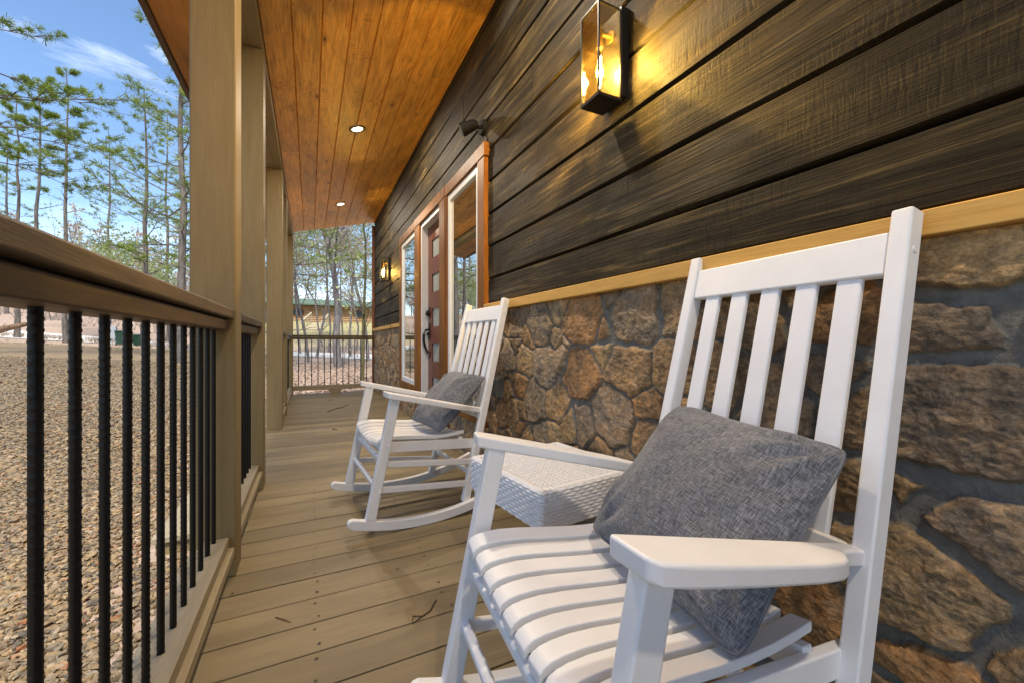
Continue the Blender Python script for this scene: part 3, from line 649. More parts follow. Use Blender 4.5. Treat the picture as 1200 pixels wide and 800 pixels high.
# ------------------------------------------------------------------ rocking chairs  (local: x backwards, y across, z up)
def make_chair(label):
    t=thing('rocking_chair',label,'rocking chair',(0,0,0),0,'white rocking chairs on the porch'); W=M['white']; B=.005
    for s in (-1,1):
        # rocker
        top=[];bot=[]
        uc,Rr,th=.29,1.2,.046
        for k in range(31):
            u=-.055+.85*k/30; z=(u-uc)**2/(2*Rr); bot.append((u,z)); top.append((u-.0,z+th))
        prof=bot+[(.805,bot[-1][1]+.014),(.806,top[-1][1]-.012)]+top[::-1]+[(-.070,top[0][1]-.003),(-.079,top[0][1]-.014),(-.078,top[0][1]-.028)]
        mb=MB(); mb.prism(prof,'y',s*.291-.017,s*.291+.017); mb.build('rocker',W,t,bevel=.004,smooth=25)
        # front leg
        mb=MB(); mb.bar((.022,s*.291,.075),(.137,s*.291,.637),.034,.047); mb.build('leg',W,t,bevel=B)
        # back post
        mb=MB(); mb.bar((.512,s*.2455+s*.02,.058),(.771,s*.2455,1.145),.034,.040); bp=mb.build('back_post',W,t,bevel=B)
        # armrest
        pl=[(.083,.272),(.60,.232),(.625,.232),(.625,.262),(.575,.264),(.545,.270),(.520,.283),(.497,.300),(.465,.313),(.40,.325),(.25,.340),(.14,.347),(.103,.345),(.090,.335)]
        rings=[]
        for dz in (-.029,0):
            rings.append([(u,s*v,.670-.239*(u-.086)+dz) for u,v in pl])
        mb=MB(); mb.loft(rings); mb.build('armrest',W,t,bevel=.006,seg=3)
        # seat side rail
        mb=MB(); mb.bar((.10,s*.257,.395),(.60,s*.237,.352),.022,.05); mb.build('seat_rail',W,t,bevel=.004)
        # side stretchers
        mb=MB(); mb.bar((.085,s*.283,.322),(.565,s*.262,.262),.020,.032); mb.build('stretcher',W,t,bevel=.007,seg=3)
        mb=MB(); mb.bar((.06,s*.285,.205),(.54,s*.266,.152),.020,.032); mb.build('stretcher',W,t,bevel=.007,seg=3)
        # bolt heads
        for (u,z,v) in ((.105,.412,.308),(.062,.20,.308),(.625,.505,.268),(.752,1.068,.2625)):
            mb=MB(); mb.tube([(u,s*(v-.004),z),(u,s*(v+.003),z)],[.008,.006],10); mb.build('bolt_cap',W,bp if u>.3 else t,smooth=40)
    for (u,z,d) in ((.079,.335,.032),(.054,.212,.032)):
        mb=MB(); mb.bar((u,-.278,z),(u,.278,z),.022,d,side=(1,0,.2)); mb.build('stretcher',W,t,bevel=.007,seg=3)
    mb=MB(); mb.bar((.545,-.262,.205),(.545,.262,.205),.022,.03,side=(1,0,.2)); mb.build('stretcher',W,t,bevel=.006)
    # dished seat supports and slats
    hw=.266; ns=9; sw=.0435; pitch=2*hw/ns
    dish=lambda v: -.030*(1-(v/hw)**2)
    for uu in (.115,.50):
        mb=MB(); vs=np.linspace(-.238,.238,17); zb=.40 if uu<.3 else .388
        rings=[[(uu-.011,v,zb+dish(v)-.035),(uu+.011,v,zb+dish(v)-.035),(uu+.011,v,zb+dish(v)+.015),(uu-.011,v,zb+dish(v)+.015)] for v in vs]
        mb.loft(rings); mb.build('seat_support',W,t,bevel=.003)
    us=[.055,.062,.075,.095,.13,.18,.24,.30,.36,.42,.48,.52]
    zt=[.427,.436,.4415,.4450,.4465,.443,.436,.429,.4245,.4235,.427,.431]
    mb=MB()
    for k in range(ns):
        vc=-hw+pitch*(k+.5); va,vb=vc-sw/2,vc+sw/2; rings=[]
        for u,z in zip(us,zt):
            f=1-.10*(u-.05)/.47
            th=.018
            rings.append([(u,va*f,z+dish(va)-th),(u,vb*f,z+dish(vb)-th),(u,vb*f,z+dish(vb)),(u,va*f,z+dish(va))])
        mb.loft(rings)
    mb.build('seat',W,t,bevel=.003,smooth=40)
    # backrest: crest, lower rail, five slats along the leaning plane
    def bk(z,off=0): return .483+.2365*z+off      # front face of the posts' plane
    mb=MB(); xs_=.0455; gap=(.458-5*xs_)/6
    for k in range(5):
        v=-.229+gap*(k+1)+xs_*(k+.5); v2=v*1.02
        z0,z1=.50,1.03
        cv=lambda z: bk(z,.016)
        mb.bar((cv(z0),v2,z0),(cv(z1),v,z1),xs_,.014)
    br=mb.build('backrest',W,t,bevel=.004,seg=3)
    mb=MB(); mb.bar((bk(1.0225,.014),0,1.0225),(bk(1.106,.014),0,1.106),.459,.024); mb.build('crest_rail',W,br,bevel=.005,seg=3)
    mb=MB(); mb.bar((bk(.484,.014),0,.484),(bk(.540,.014),0,.540),.468,.024); mb.build('lower_rail',W,br,bevel=.005)
    return t
ch1=make_chair('white slatted rocking chair filling the right foreground, in front of the stone wall')
ch2=copy_tree(ch1); ch2['label']='smaller looking white rocking chair farther down the porch, in front of the door'
C1=(.262,.6675,-.085); C2=(.207,2.275,.0746)
for o,c in ((ch1,C1),(ch2,C2)): o.location=(c[0],c[1],.001); o.rotation_euler=(0,0,c[2])

# ------------------------------------------------------------------ pillows
def pillow(label,chair,P,seed):
    """P: local corner points BL,BR,TR,TL on the chair"""
    P=[Vector(p) for p in P]; c=sum(P,Vector())/4
    ex=((P[1]-P[0])+(P[2]-P[3])).normalized(); ey=((P[3]-P[0])+(P[2]-P[1])); ey=(ey-ex*ey.dot(ex)).normalized(); ez=ex.cross(ey)
    q=[((p-c).dot(ex)*1.025,(p-c).dot(ey)*1.025,(p-c).dot(ez)) for p in P]
    n=44; g=np.linspace(-1,1,n+1); A,B=np.meshgrid(g,g)
    def bil(k):
        return ((1-A)*(1-B)*q[0][k]+(1+A)*(1-B)*q[1][k]+(1+A)*(1+B)*q[2][k]+(1-A)*(1+B)*q[3][k])/4
    X,Y,Z0=bil(0),bil(1),bil(2)
    ins=1-.045*(1-B**2)*np.abs(A)**3; ins2=1-.045*(1-A**2)*np.abs(B)**3; X=X*ins; Y=Y*ins2
    rc=1-.055*(A*A*B*B)**4; X=X*rc; Y=Y*rc
    T=.080*np.clip((1-np.abs(A)**2.6)*(1-np.abs(B)**2.6),0,1)**.62
    wr=(fbm(A*2.2+seed,B*2.2,3,seed)-.5)*.030*(1-np.maximum(np.abs(A),np.abs(B))**4)
    # gathers running out of the corners
    for sa,sb in ((-1,-1),(1,-1),(1,1),(-1,1)):
        da=np.hypot(A-sa,B-sb); an=np.arctan2(B-sb,A-sa); wr=wr+.0085*np.sin(an*13+seed)*np.exp(-((da-.45)/.28)**2)*sstep(0,.2,da)
    V=[];idx=np.arange((n+1)**2).reshape(n+1,n+1)
    top=np.stack([X,Y,Z0+T+wr*(T>.004)],2).reshape(-1,3); bot=np.stack([X,Y,Z0-T*.8],2).reshape(-1,3)
    V=np.concatenate([top,bot]); f1=np.stack([idx[:-1,:-1],idx[:-1,1:],idx[1:,1:],idx[1:,:-1]],2).reshape(-1,4); f2=f1[:,::-1]+(n+1)**2
    rot=Matrix((ex,ey,ez)).transposed().to_4x4(); rot.translation=c
    mw=Matrix.Translation(chair.location)@Matrix.Rotation(chair.rotation_euler.z,4,'Z')@rot
    e=thing('throw_pillow',label,'pillow',(0,0,0),0,'grey throw pillows'); e.matrix_world=mw
    np_mesh('cover',V,np.concatenate([f1,f2]),M['fabric'],e)
    ring=[(i,0) for i in range(n)]+[(n,i) for i in range(n)]+[(n-i,n) for i in range(n)]+[(0,n-i) for i in range(n)]
    pts=[tuple(Vector((X[j,i],Y[j,i],Z0[j,i]))) for i,j in ring]; pts.append(pts[0])
    mb=MB(); mb.tube(pts,.0032,6,caps=False); mb.build('piping',M['piping'],e,smooth=60)
    return e
pillow('grey woven pillow on the large foreground rocking chair',ch1,[(.338,.165,.450),(.318,-.258,.436),(.612,-.236,.708),(.602,.158,.732)],3)
pillow('grey woven pillow on the farther rocking chair by the door',ch2,[(.345,.135,.445),(.375,-.262,.440),(.640,-.252,.708),(.610,.118,.718)],8)

# ------------------------------------------------------------------ wicker side table
def wicker_table():
    t=thing('side_table','white woven wicker side table between the two rocking chairs','table',(.817,1.315,.001),R(6.5))
    t.scale=(.935,.985,1)
    a=.236; H=.45; hs=.122
    def plate(nu,nv,f):
        U,Vv=np.meshgrid(np.linspace(0,1,nu),np.linspace(0,1,nv)); P=f(U,Vv).reshape(-1,3); idx=np.arange(nu*nv).reshape(nv,nu)
        return P,np.stack([idx[:-1,:-1],idx[:-1,1:],idx[1:,1:],idx[1:,:-1]],2).reshape(-1,4)
    # top: rows of strands with a small hole between every crossing
    def ftop(U,Vv):
        X=(U-.5)*2*a; Y=(Vv-.5)*2*a; px=2*a/24; py=2*a/26
        r=np.floor((Y+a)/py); h=np.abs(np.sin(np.pi*(X+a)/px+np.pi/2*0)); hv=np.abs(np.sin(np.pi*(Y+a)/py))
        par=(np.floor((X+a)/px)+r)%2
        z=.004*np.sqrt(hv)*(.5+.5*par)+.0035*h**.5*(1-.3*par); hole=np.exp(-((h/.90)**8))*np.exp(-((hv/.74)**8)); z=z-.014*hole
        ed=np.maximum(np.abs(X),np.abs(Y)); rim=sstep(a-.03,a-.022,ed)
        ax=np.where(np.abs(X)>np.abs(Y),Y,X); zr=.006+.0022*np.abs(np.sin(np.pi*ax/.021))
        z=z*(1-rim)+zr*rim
        z=z-.007*sstep(a-.008,a,ed)**2
        return np.stack([X,Y,H-.008+z],2)
    P,Fq=plate(241,241,ftop); cz=P[Fq].mean(1)[:,2]; Fq=Fq[cz>H-.0125]; np_mesh('table_top',P,Fq,M['wicker'],t)
    VV=[];FF=[];o=0
    for k in range(4):
        def fs(U,Vv,k=k):
            S=(U-.5)*2*a; Zh=Vv*hs; row=np.floor(Zh/.0112); fr=Zh/.0112-row
            ph=(S/.042+.5*(row%2)); hh=np.abs(np.sin(np.pi*ph)); d=.0075*np.sqrt(np.clip(np.sin(np.pi*fr),0,1))*(.25+.75*hh**.7)
            c=np.abs(S); d=d-.006*sstep(a-.008,a,c)**2-.004*sstep(hs-.008,hs,Zh)
            Q=np.stack([S,np.full_like(S,-a+.002)-d,H-hs-.004+Zh],2)
            cs,sn=[(1,0),(0,1),(-1,0),(0,-1)][k]
            return np.stack([Q[...,0]*cs-Q[...,1]*sn,Q[...,0]*sn+Q[...,1]*cs,Q[...,2]],2)
        P,Fq=plate(200,90,fs); VV.append(P); FF.append(Fq+o); o+=len(P)
    np_mesh('apron',np.concatenate(VV),np.concatenate(FF),M['wicker'],t)
    for sx in (-1,1):
        for sy in (-1,1):
            n=60; rings=[]
            for k in range(n+1):
                z=.001+(H-hs)*k/n; w=.024+.0012*abs(math.sin(k*math.pi/2.2)); rings.append([(sx*.2-w,sy*.2-w,z),(sx*.2+w,sy*.2-w,z),(sx*.2+w,sy*.2+w,z),(sx*.2-w,sy*.2+w,z)])
            mb=MB(); mb.loft(rings); mb.build('leg',M['wicker'],t,smooth=40)
    mb=MB(); mb.box(-a+.012,a-.012,-a+.012,-a+.03,H-.06,H-.024); mb.box(-a+.012,a-.012,a-.03,a-.012,H-.06,H-.024); mb.box(-a+.012,a-.012,-a+.012,a-.012,H-.118,H-.10); mb.build('frame_and_dark_plate',M['black'],t)  # frame strips plus a black plate that paints shade behind the weave holes
wicker_table()

# ------------------------------------------------------------------ lamps on the wall
def lantern(label,y0,y1,watt):
    t=thing('wall_lantern',label,'wall lamp',(1.065,(y0+y1)/2,1.80),0,'box wall lanterns'); hy=(y1-y0)/2; x0=-.127; x1=-.02; H=.345; f=.006; K=M['black']
    mb=MB(); mb.box(x1-.002,.012,-hy-.004,hy+.004,.02,H+.012); mb.build('back_plate',K,t,bevel=.002)
    mb=MB()
    for (a,b) in ((x0,-hy),(x0,hy-f),(x1-f,-hy),(x1-f,hy-f)): mb.box(a,a+f,b,b+f,.012,H-f)
    for z in (H-f,): 
        mb.box(x0,x1,-hy,-hy+f,z,H); mb.box(x0,x1,hy-f,hy,z,H); mb.box(x0,x0+f,-hy+f,hy-f,z,H)
    fr=mb.build('frame',K,t)
    mb=MB(); mb.box(x0,x1,-hy,hy,0,.0115); mb.build('base',K,t)
    mb=MB(); mb.box(x0+f/2-.001,x0+f/2+.001,-hy+f,hy-f,.0125,H-f); mb.box(x0+f,x1-f,-hy+f/2-.001,-hy+f/2+.001,.0125,H-f); mb.box(x0+f,x1-f,hy-f/2-.001,hy-f/2+.001,.0125,H-f)
    mb.build('glass',M['lglass'],t)
    mb=MB(); xc=-.078
    mb.tube([(x1,0,.275),(xc,0,.275)],.006,8); mb.tube([(x1-.003,0,.275),(x1-.008,0,.275)],.022,14); mb.tube([(xc,0,.29),(xc,0,.232)],[.010,.013],12); mb.tube([(xc,0,.232),(xc,0,.215)],[.015,.013],12)
    so=mb.build('socket',M['brass'],t,smooth=40)
    mb=MB(); mb.tube([(xc,0,.213),(xc,0,.198),(xc,0,.17),(xc,0,.09),(xc,0,.068),(xc,0,.062)],[.010,.013,.0165,.0165,.010,.003],14)
    mb.build('bulb',M['lglass'],t,smooth=60)
    mb=MB()
    for k in range(4):
        a=k*math.pi/2+.4; mb.tube([(xc+.006*math.cos(a),.006*math.sin(a),.185),(xc+.007*math.cos(a),.007*math.sin(a),.095)],.0022,6)
    mb.build('filament',M['filament'],t)
    li=bpy.data.lights.new('lantern_glow','POINT'); li.energy=watt; li.color=(1,.66,.16); li.shadow_soft_size=.02
    lo=bpy.data.objects.new('lantern_glow',li); COL.objects.link(lo); lo.parent=t; lo.location=(xc,0,.14)
    return t
lantern('glass box wall lantern high on the dark siding at the top of the picture',1.186,1.296,70)
lantern('small looking glass box wall lantern on the far siding beyond the door',6.24,6.35,14)
def downlight(y,label,watt):
    x=.41; z=ceil_z(x); t=thing('recessed_light',label,'ceiling light',(x,y,z-.001),0,'recessed ceiling lights'); t.rotation_euler=(0,-math.atan(.25),0)
    n=36; prof=[(.076,-.001),(.080,-.006),(.074,-.010),(.056,-.010),(.050,-.004)]
    rings=[[(r*math.cos(2*math.pi*k/n),r*math.sin(2*math.pi*k/n),zz) for k in range(n)] for r,zz in prof]
    mb=MB(); mb.loft(rings,caps=False); mb.build('trim_ring',M['nickel'],t,smooth=50)
    mb=MB(); mb.add([(.051*math.cos(2*math.pi*k/n),.051*math.sin(2*math.pi*k/n),-.0045) for k in range(n)],[tuple(range(n))]); mb.build('lens',M['lens'],t,normals=False)
    li=bpy.data.lights.new('downlight_beam','AREA'); li.shape='DISK'; li.size=.10; li.energy=watt; li.color=(1,.85,.66)
    lo=bpy.data.objects.new('downlight_beam',li); COL.objects.link(lo); lo.parent=t; lo.location=(0,0,-.013)
DW=15
downlight(4.19,'nearer of the two lit recessed ceiling lights',DW)
downlight(6.58,'farther lit recessed ceiling light near the end of the porch',DW)
downlight(1.80,'unseen recessed ceiling light added above the wicker table',DW)  # unseen lamp added for its light, where the row's spacing continues
downlight(-.59,'unseen recessed ceiling light added behind the camera over the near porch',DW)  # unseen lamp added behind the camera to light the near porch

# flood light above the window
t=thing('flood_light','black flood light mounted on the siding above the tall window','flood light',(1.07,2.60,2.37))
mb=MB(); mb.tube([(.004,0,0),(-.022,0,0)],[.055,.048],20); mb.build('mount',M['floodblack'],t,smooth=40)
mb=MB(); mb.tube([(-.02,0,0),(-.055,.0,-.004),(-.075,.005,-.004)],.013,10); mb.build('arm',M['floodblack'],t,smooth=40)
mb=MB(); mb.tube([(-.045,.0,.012),(-.07,.006,.008),(-.105,.020,-.010),(-.140,.032,-.028),(-.150,.036,-.033)],[.024,.036,.040,.046,.044],16); mb.build('lamp_head',M['floodblack'],t,smooth=40)
mb=MB(); mb.tube([(0,-.03,-.05),(.004,-.06,-.10),(.0,-.068,-.14),(-.006,-.066,-.20)],.004,6); mb.build('cable',M['floodblack'],t)
# outlet cover
t=thing('outlet_cover','small dark grey weatherproof outlet cover on the stone wall','outlet',(1.045,2.30,.56))
mb=MB(); mb.box(-.028,.03,-.027,.027,0,.118); mb.build('cover',M['dgray'],t,bevel=.008,seg=3)
mb=MB(); mb.box(.0,.03,-.036,.036,-.006,.124); mb.build('base_plate',M['dgray'],t,bevel=.004)
mb=MB(); mb.box(-.034,-.0285,-.02,.02,.02,.1); mb.build('hinge_rib',M['dgray'],t,bevel=.003)

# twigs lying on the deck
def twig(name_label,pts,r,mat='twig',forks=()):
    mb=MB(); mb.tube([(a,b,r+c) for a,b,c in pts],[r]*(len(pts)-1)+[r*.5],6)
    for f in forks: mb.tube([(a,b,r+c) for a,b,c in f],[r*.8]*(len(f)-1)+[r*.4],5)
    tag(mb.build('twig',M[mat]),name_label,'twig')
def dp(px,py):
    u=px-600; v=py-400.8; t=.9/v; return ((212.2+.896*u)*t,(428.3-.444*u)*t,0)
twig('thin forked dry twig on the deck beside the front leg of the foreground chair',[dp(511,703),dp(504,716),dp(495,722),dp(483,731)],.0022,'twig',[[dp(495,722),dp(484,722),dp(483,731)],[dp(504,716),dp(508,708),dp(511,704)]])
twig('short reddish twig on the near deck boards beside the railing',[dp(323,723),dp(333,726),dp(341,729)],.0016,'redtwig')
twig('long crooked twig on the far deck boards',[dp(384,482),dp(392,479),dp(401,477),dp(409,474)],.004)
twig('short dark twig in the middle of the far deck boards',[dp(390,502.5),dp(395.5,503.5)],.005)
twig('small curled twig near the far end railing',[dp(386,469),dp(390,467.5)],.004)
for a,b,q in ((272,696,'brown leaf scrap beside the foot of the nearest post'),(466,667,'tiny dark leaf scrap on the boards between the two rocking chairs')):
    c=dp(a,b); mb=MB(); mb.add([(c[0]-.006,c[1],.003),(c[0],c[1]+.004,.006),(c[0]+.007,c[1]+.001,.002),(c[0],c[1]-.004,.004)],[(0,1,2),(0,2,3)]); tag(mb.build('leaf_scrap',M['redtwig']),q,'leaf')

# ------------------------------------------------------------------ trees
def at(px,D): 
    u=px-600; x=(212.2+.896*u)*D/478; y=(428.3-.444*u)*D/478; return x,y,ground_z(x,y)
def tuft(mb,c,d,L,n,w=.045):
    n=int(n*2.3); L*=.50; w*=.46
    d=Vector(d).normalized()
    for _ in range(n):
        q=(d*.75+Vector((random.gauss(0,.75),random.gauss(0,.75),random.gauss(0.1,.65)))).normalized()
        s=q.cross(Vector((random.gauss(0,1),random.gauss(0,1),random.gauss(0,1)))).normalized()*w*random.uniform(.5,1)
        l=L*random.uniform(.55,1.1); b=c+q*l*.12
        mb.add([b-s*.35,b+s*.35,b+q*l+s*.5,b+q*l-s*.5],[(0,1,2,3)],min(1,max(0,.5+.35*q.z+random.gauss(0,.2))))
def pine(px,D,topy,r,label,crown=.45,spread=2.2,dens=1.0,seed=1,dead=6,group='pines beyond the gravel',lean=0,limbs=(),needle=.42,height=None,nw=.045,sub=2):
    random.seed(seed); x,y,z=at(px,D); H=height or ((400.8-topy)*D/478+.9-z)
    t=thing('pine_tree',label,'tree',(x,y,z-.1),0,group)
    tr=MB(); cr=MB(); k=10
    tp=[Vector((lean*H*i/k+random.gauss(0,.05)*(i>0),random.gauss(0,.05)*(i>0),H*i/k)) for i in range(k+1)]
    rad=[r*(1.12 if i==0 else 1-.86*i/k) for i in range(k+1)]
    tr.tube(tp,rad,9)
    def P(h):
        f=min(max(h/H*k,0),k-.001); i=int(f); return tp[i].lerp(tp[i+1],f-i), r*(1-.86*h/H)
    h=H*crown; az=random.uniform(0,6.28)
    def branch(h,az,L,el,bare=False,rb=None):
        p,rr=P(h); d=Vector((math.cos(az),math.sin(az),el)); pts=[p]; q=p.copy(); seg=5
        for s in range(seg):
            d=(d+Vector((random.gauss(0,.13),random.gauss(0,.13),random.gauss(.04,.10)))).normalized(); q=q+d*L/seg; pts.append(q.copy())
        rb=rb or max(.010,min(.035,rr*.33)); tr.tube(pts,[rb*(1-.8*s/seg) for s in range(seg+1)],5)
        for s in range(2,seg+1):
            for c in range(sub if s<seg else 1):
                if bare and random.random()<.5 or random.random()<.12: continue
                sd=(pts[s]-pts[s-1]).normalized(); side=Vector((-math.sin(az),math.cos(az),0))*random.choice([-1,1])
                dd=(sd*.8+side*random.uniform(.4,1)+Vector((0,0,random.uniform(0,.4)))).normalized(); l=L*random.uniform(.14,.32)
                e=pts[s]+dd*l; tr.tube([pts[s],pts[s]+dd*l*.5+Vector((0,0,.02)),e],[rb*.45,rb*.3,rb*.2],4)
                if not bare:
                    tuft(cr,e,dd,needle*random.uniform(.8,1.2),int(12*dens),nw)
                    if random.random()<.6: tuft(cr,pts[s]+dd*l*.55,dd,needle*.8,int(8*dens),nw)
            if s==seg and not bare: tuft(cr,pts[s],d,needle*1.1,int(15*dens),nw)
    while h<H*.985:
        f=(h/H-crown)/(1-crown)
        az+=2.4+random.gauss(0,.4); L=spread*(1-f**1.6*.78)*random.uniform(.5,1.1)+.15
        branch(h,az,L,.1+.75*f*f+random.gauss(0,.12))
        h+=H*.0215*random.uniform(.6,1.6)
    tuft(cr,tp[-1],(0,0,1),needle,int(16*dens),nw)
    for _ in range(dead):
        branch(H*random.uniform(crown*.45,crown),random.uniform(0,6.28),spread*random.uniform(.4,.8),random.uniform(-.1,.4),True)
    for (lh,laz,lL,lel) in limbs: branch(lh,laz,lL,lel,False,.03)
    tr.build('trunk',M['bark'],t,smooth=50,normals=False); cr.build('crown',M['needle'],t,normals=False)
    return t
pine(20,27,112,.15,'slim pine at the left edge, nearest the picture border',.62,2.1,1.5,11,8,sub=3)
pine(44.5,25,93,.15,'pine with a dense bushy crown, second from the left edge',.64,2.3,1.9,12,9,sub=4)
pine(77.5,24.5,82,.14,'slender pine with short branches, third from the left edge',.62,1.5,1.3,13,9,sub=3)
pine(171,21,105,.15,'pine with a thin open crown left of the nearest porch post',.38,2.5,.85,14,6)
pine(212,15.5,-40,.16,'tall pine right beside the nearest porch post',.30,2.4,.75,15,5,limbs=((5.0,2.6,3.8,.62),(6.2,2.9,3.4,.55)))
pine(-85,13,-220,.2,'near pine whose hanging sprays enter the top left corner',.50,4.2,1.5,16,2,sub=5,limbs=((7.6,.45,5.2,.10),(8.6,.30,5.6,.12),(6.6,.62,4.6,.05)))
pine(250,19,-60,.16,'tall pine hidden behind the nearest porch post',.34,2.5,.9,17,4)
pine(292,13,-120,.17,'pine behind the second porch post with boughs reaching past the far corner',.2,3.2,1.0,18,5,limbs=((4.2,.5,4.0,.12),(3.4,.35,4.2,.05),(5.2,.45,3.8,.15)))
pine(318,24,40,.17,'pine hidden behind the third porch post',.3,2.6,1.0,19,4)
pine(128,40,150,.15,'small far pine in the gap left of the open pine',.45,2.0,1.0,20,4)
pine(8,38,150,.16,'faint far pine behind the leftmost trunks',.45,2.4,1.0,21,4)
pine(196,34,130,.16,'far pine between the two trunks left of the nearest post',.4,2.2,.9,22,4)

def leafy(px,D,topy,r,label,mat='leaf',bark='greybark',seed=1,spread=.42,nleaf=1500,lsize=.085,start=.25,depth=4,name='leafy_tree',group='young trees around the yard',bend=0,offs=0,height=None):
    random.seed(seed); x,y,z=at(px,D); H=height or ((400.8-topy)*D/478+.9-z); t=thing(name,label,'tree',(x,y,z-.08),0,group)
    tr=MB(); cr=MB(); tips=[]
    def grow(p,d,L,rr,lv):
        n=4; pts=[p]; q=p.copy()
        for s in range(n):
            d=(d+Vector((random.gauss(0,.10),random.gauss(0,.10),.05))).normalized(); q=q+d*L/n; pts.append(q.copy())
            if lv>=2: tips.append((q.copy(),d.copy()))
        tr.tube(pts,[rr*(1-.45*s/n) for s in range(n+1)],7 if lv==0 else 4,caps=False)
        if lv>=depth: tips.append((q,d)); return
        for c in range(3 if lv else 5):
            s=random.randint(1 if lv else 2,n); a=random.uniform(0,6.28); o=Vector((math.cos(a),math.sin(a),random.uniform(-.1,.6)))
            grow(pts[s],(d*.55+o*.8).normalized(),L*random.uniform(.42,.68),rr*.34*(1-.3*s/n),lv+1)
        grow(q,d,L*.66,rr*.55,lv+1)
    grow(Vector((0,0,0)),Vector((bend,offs,1)).normalized(),H*.42,r,0)
    for _ in range(nleaf):
        p,d=random.choice(tips); c=p+Vector((random.gauss(0,.16),random.gauss(0,.16),random.gauss(0,.13)))
        u=Vector((random.gauss(0,1),random.gauss(0,1),random.gauss(0,.6))).normalized()*lsize*random.uniform(.5,1.2); w=u.cross(Vector((random.gauss(0,1),random.gauss(0,1),random.gauss(0,1)))).normalized()*u.length*.55
        cr.add([c-u,c-u*.1+w,c+u,c-u*.1-w],[(0,1,2,3)],random.random())
    tr.build('trunk',M[bark],t,smooth=60,normals=False); cr.build('crown',M[mat],t,normals=False)
    return t
leafy(150,27,238,.06,'young light green leafy tree low in front of the open pine',seed=31,nleaf=2300,lsize=.11)
leafy(128,31,255,.05,'lower light green sapling left of the leafy tree','leaf',seed=32,nleaf=1500,lsize=.10)
leafy(93,34,238,.05,'thin pale sapling right of the slender pine','leaf',seed=33,nleaf=700,lsize=.10)
leafy(200,26,262,.05,'light green sapling at the foot of the tall pine beside the post','leaf',seed=34,nleaf=1300,lsize=.09)
leafy(60,37,262,.05,'sparse sapling between the two bushy pines','leaf',seed=35,nleaf=700,lsize=.11)
# trees beyond the far railing
leafy(396,17,90,.17,'large grey trunked tree in the middle of the far view beyond the end railing','budtwig','greybark',41,nleaf=3200,lsize=.07,depth=4,group='trees beyond the far railing')
leafy(424,10.5,150,.055,'slim mossy crooked tree beside the far corner of the cabin','leaf','mossbark',42,nleaf=500,lsize=.055,depth=3,bend=.05,group='trees beyond the far railing')
leafy(371,24,170,.08,'slender tree left of the large grey trunk','leaf','greybark',43,nleaf=2600,lsize=.085,group='trees beyond the far railing')
leafy(352,30,150,.09,'green leaved tree at the left edge of the far view','leaf','greybark',44,nleaf=3000,lsize=.10,group='trees beyond the far railing')
leafy(411,26,140,.08,'budding pinkish tree right of the large grey trunk','budtwig','greybark',45,nleaf=3000,lsize=.08,group='trees beyond the far railing')
leafy(385,33,130,.09,'pale budding tree standing behind the large grey trunk','budtwig','greybark',46,nleaf=3000,lsize=.10,group='trees beyond the far railing')
leafy(432,21,130,.08,'light green tree against the far corner of the cabin','leaf','greybark',47,nleaf=2600,lsize=.085,group='trees beyond the far railing')
leafy(402,44,170,.1,'far green tree near the log house','leaf','greybark',48,nleaf=2600,lsize=.13,group='trees beyond the far railing')
leafy(440,36,110,.1,'far budding tree behind the cabin corner','budtwig','greybark',49,nleaf=2600,lsize=.12,group='trees beyond the far railing')
for i,(px,D) in enumerate([(380,18.5),(389,20),(416,14.5),(404,19)]):
    leafy(px,D,[372,385,380,368][i],.018,['thin bare sapling left of the large grey trunk','short bare sapling against the large grey trunk','thin bare sapling right of the mossy tree foot','bare sapling between the grey trunk and the mossy tree'][i],'budtwig','greybark',60+i,nleaf=60,lsize=.05,depth=2,name='sapling',group='saplings beyond the far railing')

for i,(px,D,ty,lab) in enumerate([(256,24,190,'green leaved tree hidden behind the nearest porch post'),(280,28,150,'taller green tree hidden behind the nearest porch post'),(302,20,120,'green tree between the second and third posts'),(322,30,60,'farther green tree behind the third porch post')]):
    leafy(px,D,ty,.09,lab,'leaf','greybark',70+i,nleaf=4200,lsize=.075,group='green trees behind the posts')
leafy(362,20,120,.07,'fine twigged tree near the left edge of the far view','budtwig','greybark',81,nleaf=2600,lsize=.06,depth=4,group='trees beyond the far railing')
leafy(418,33,120,.08,'tall thin green tree behind the mossy crooked tree','leaf','greybark',82,nleaf=3200,lsize=.11,group='trees beyond the far railing')
leafy(378,40,150,.09,'hazy budding tree in front of the log house','budtwig','greybark',83,nleaf=3000,lsize=.13,group='trees beyond the far railing')
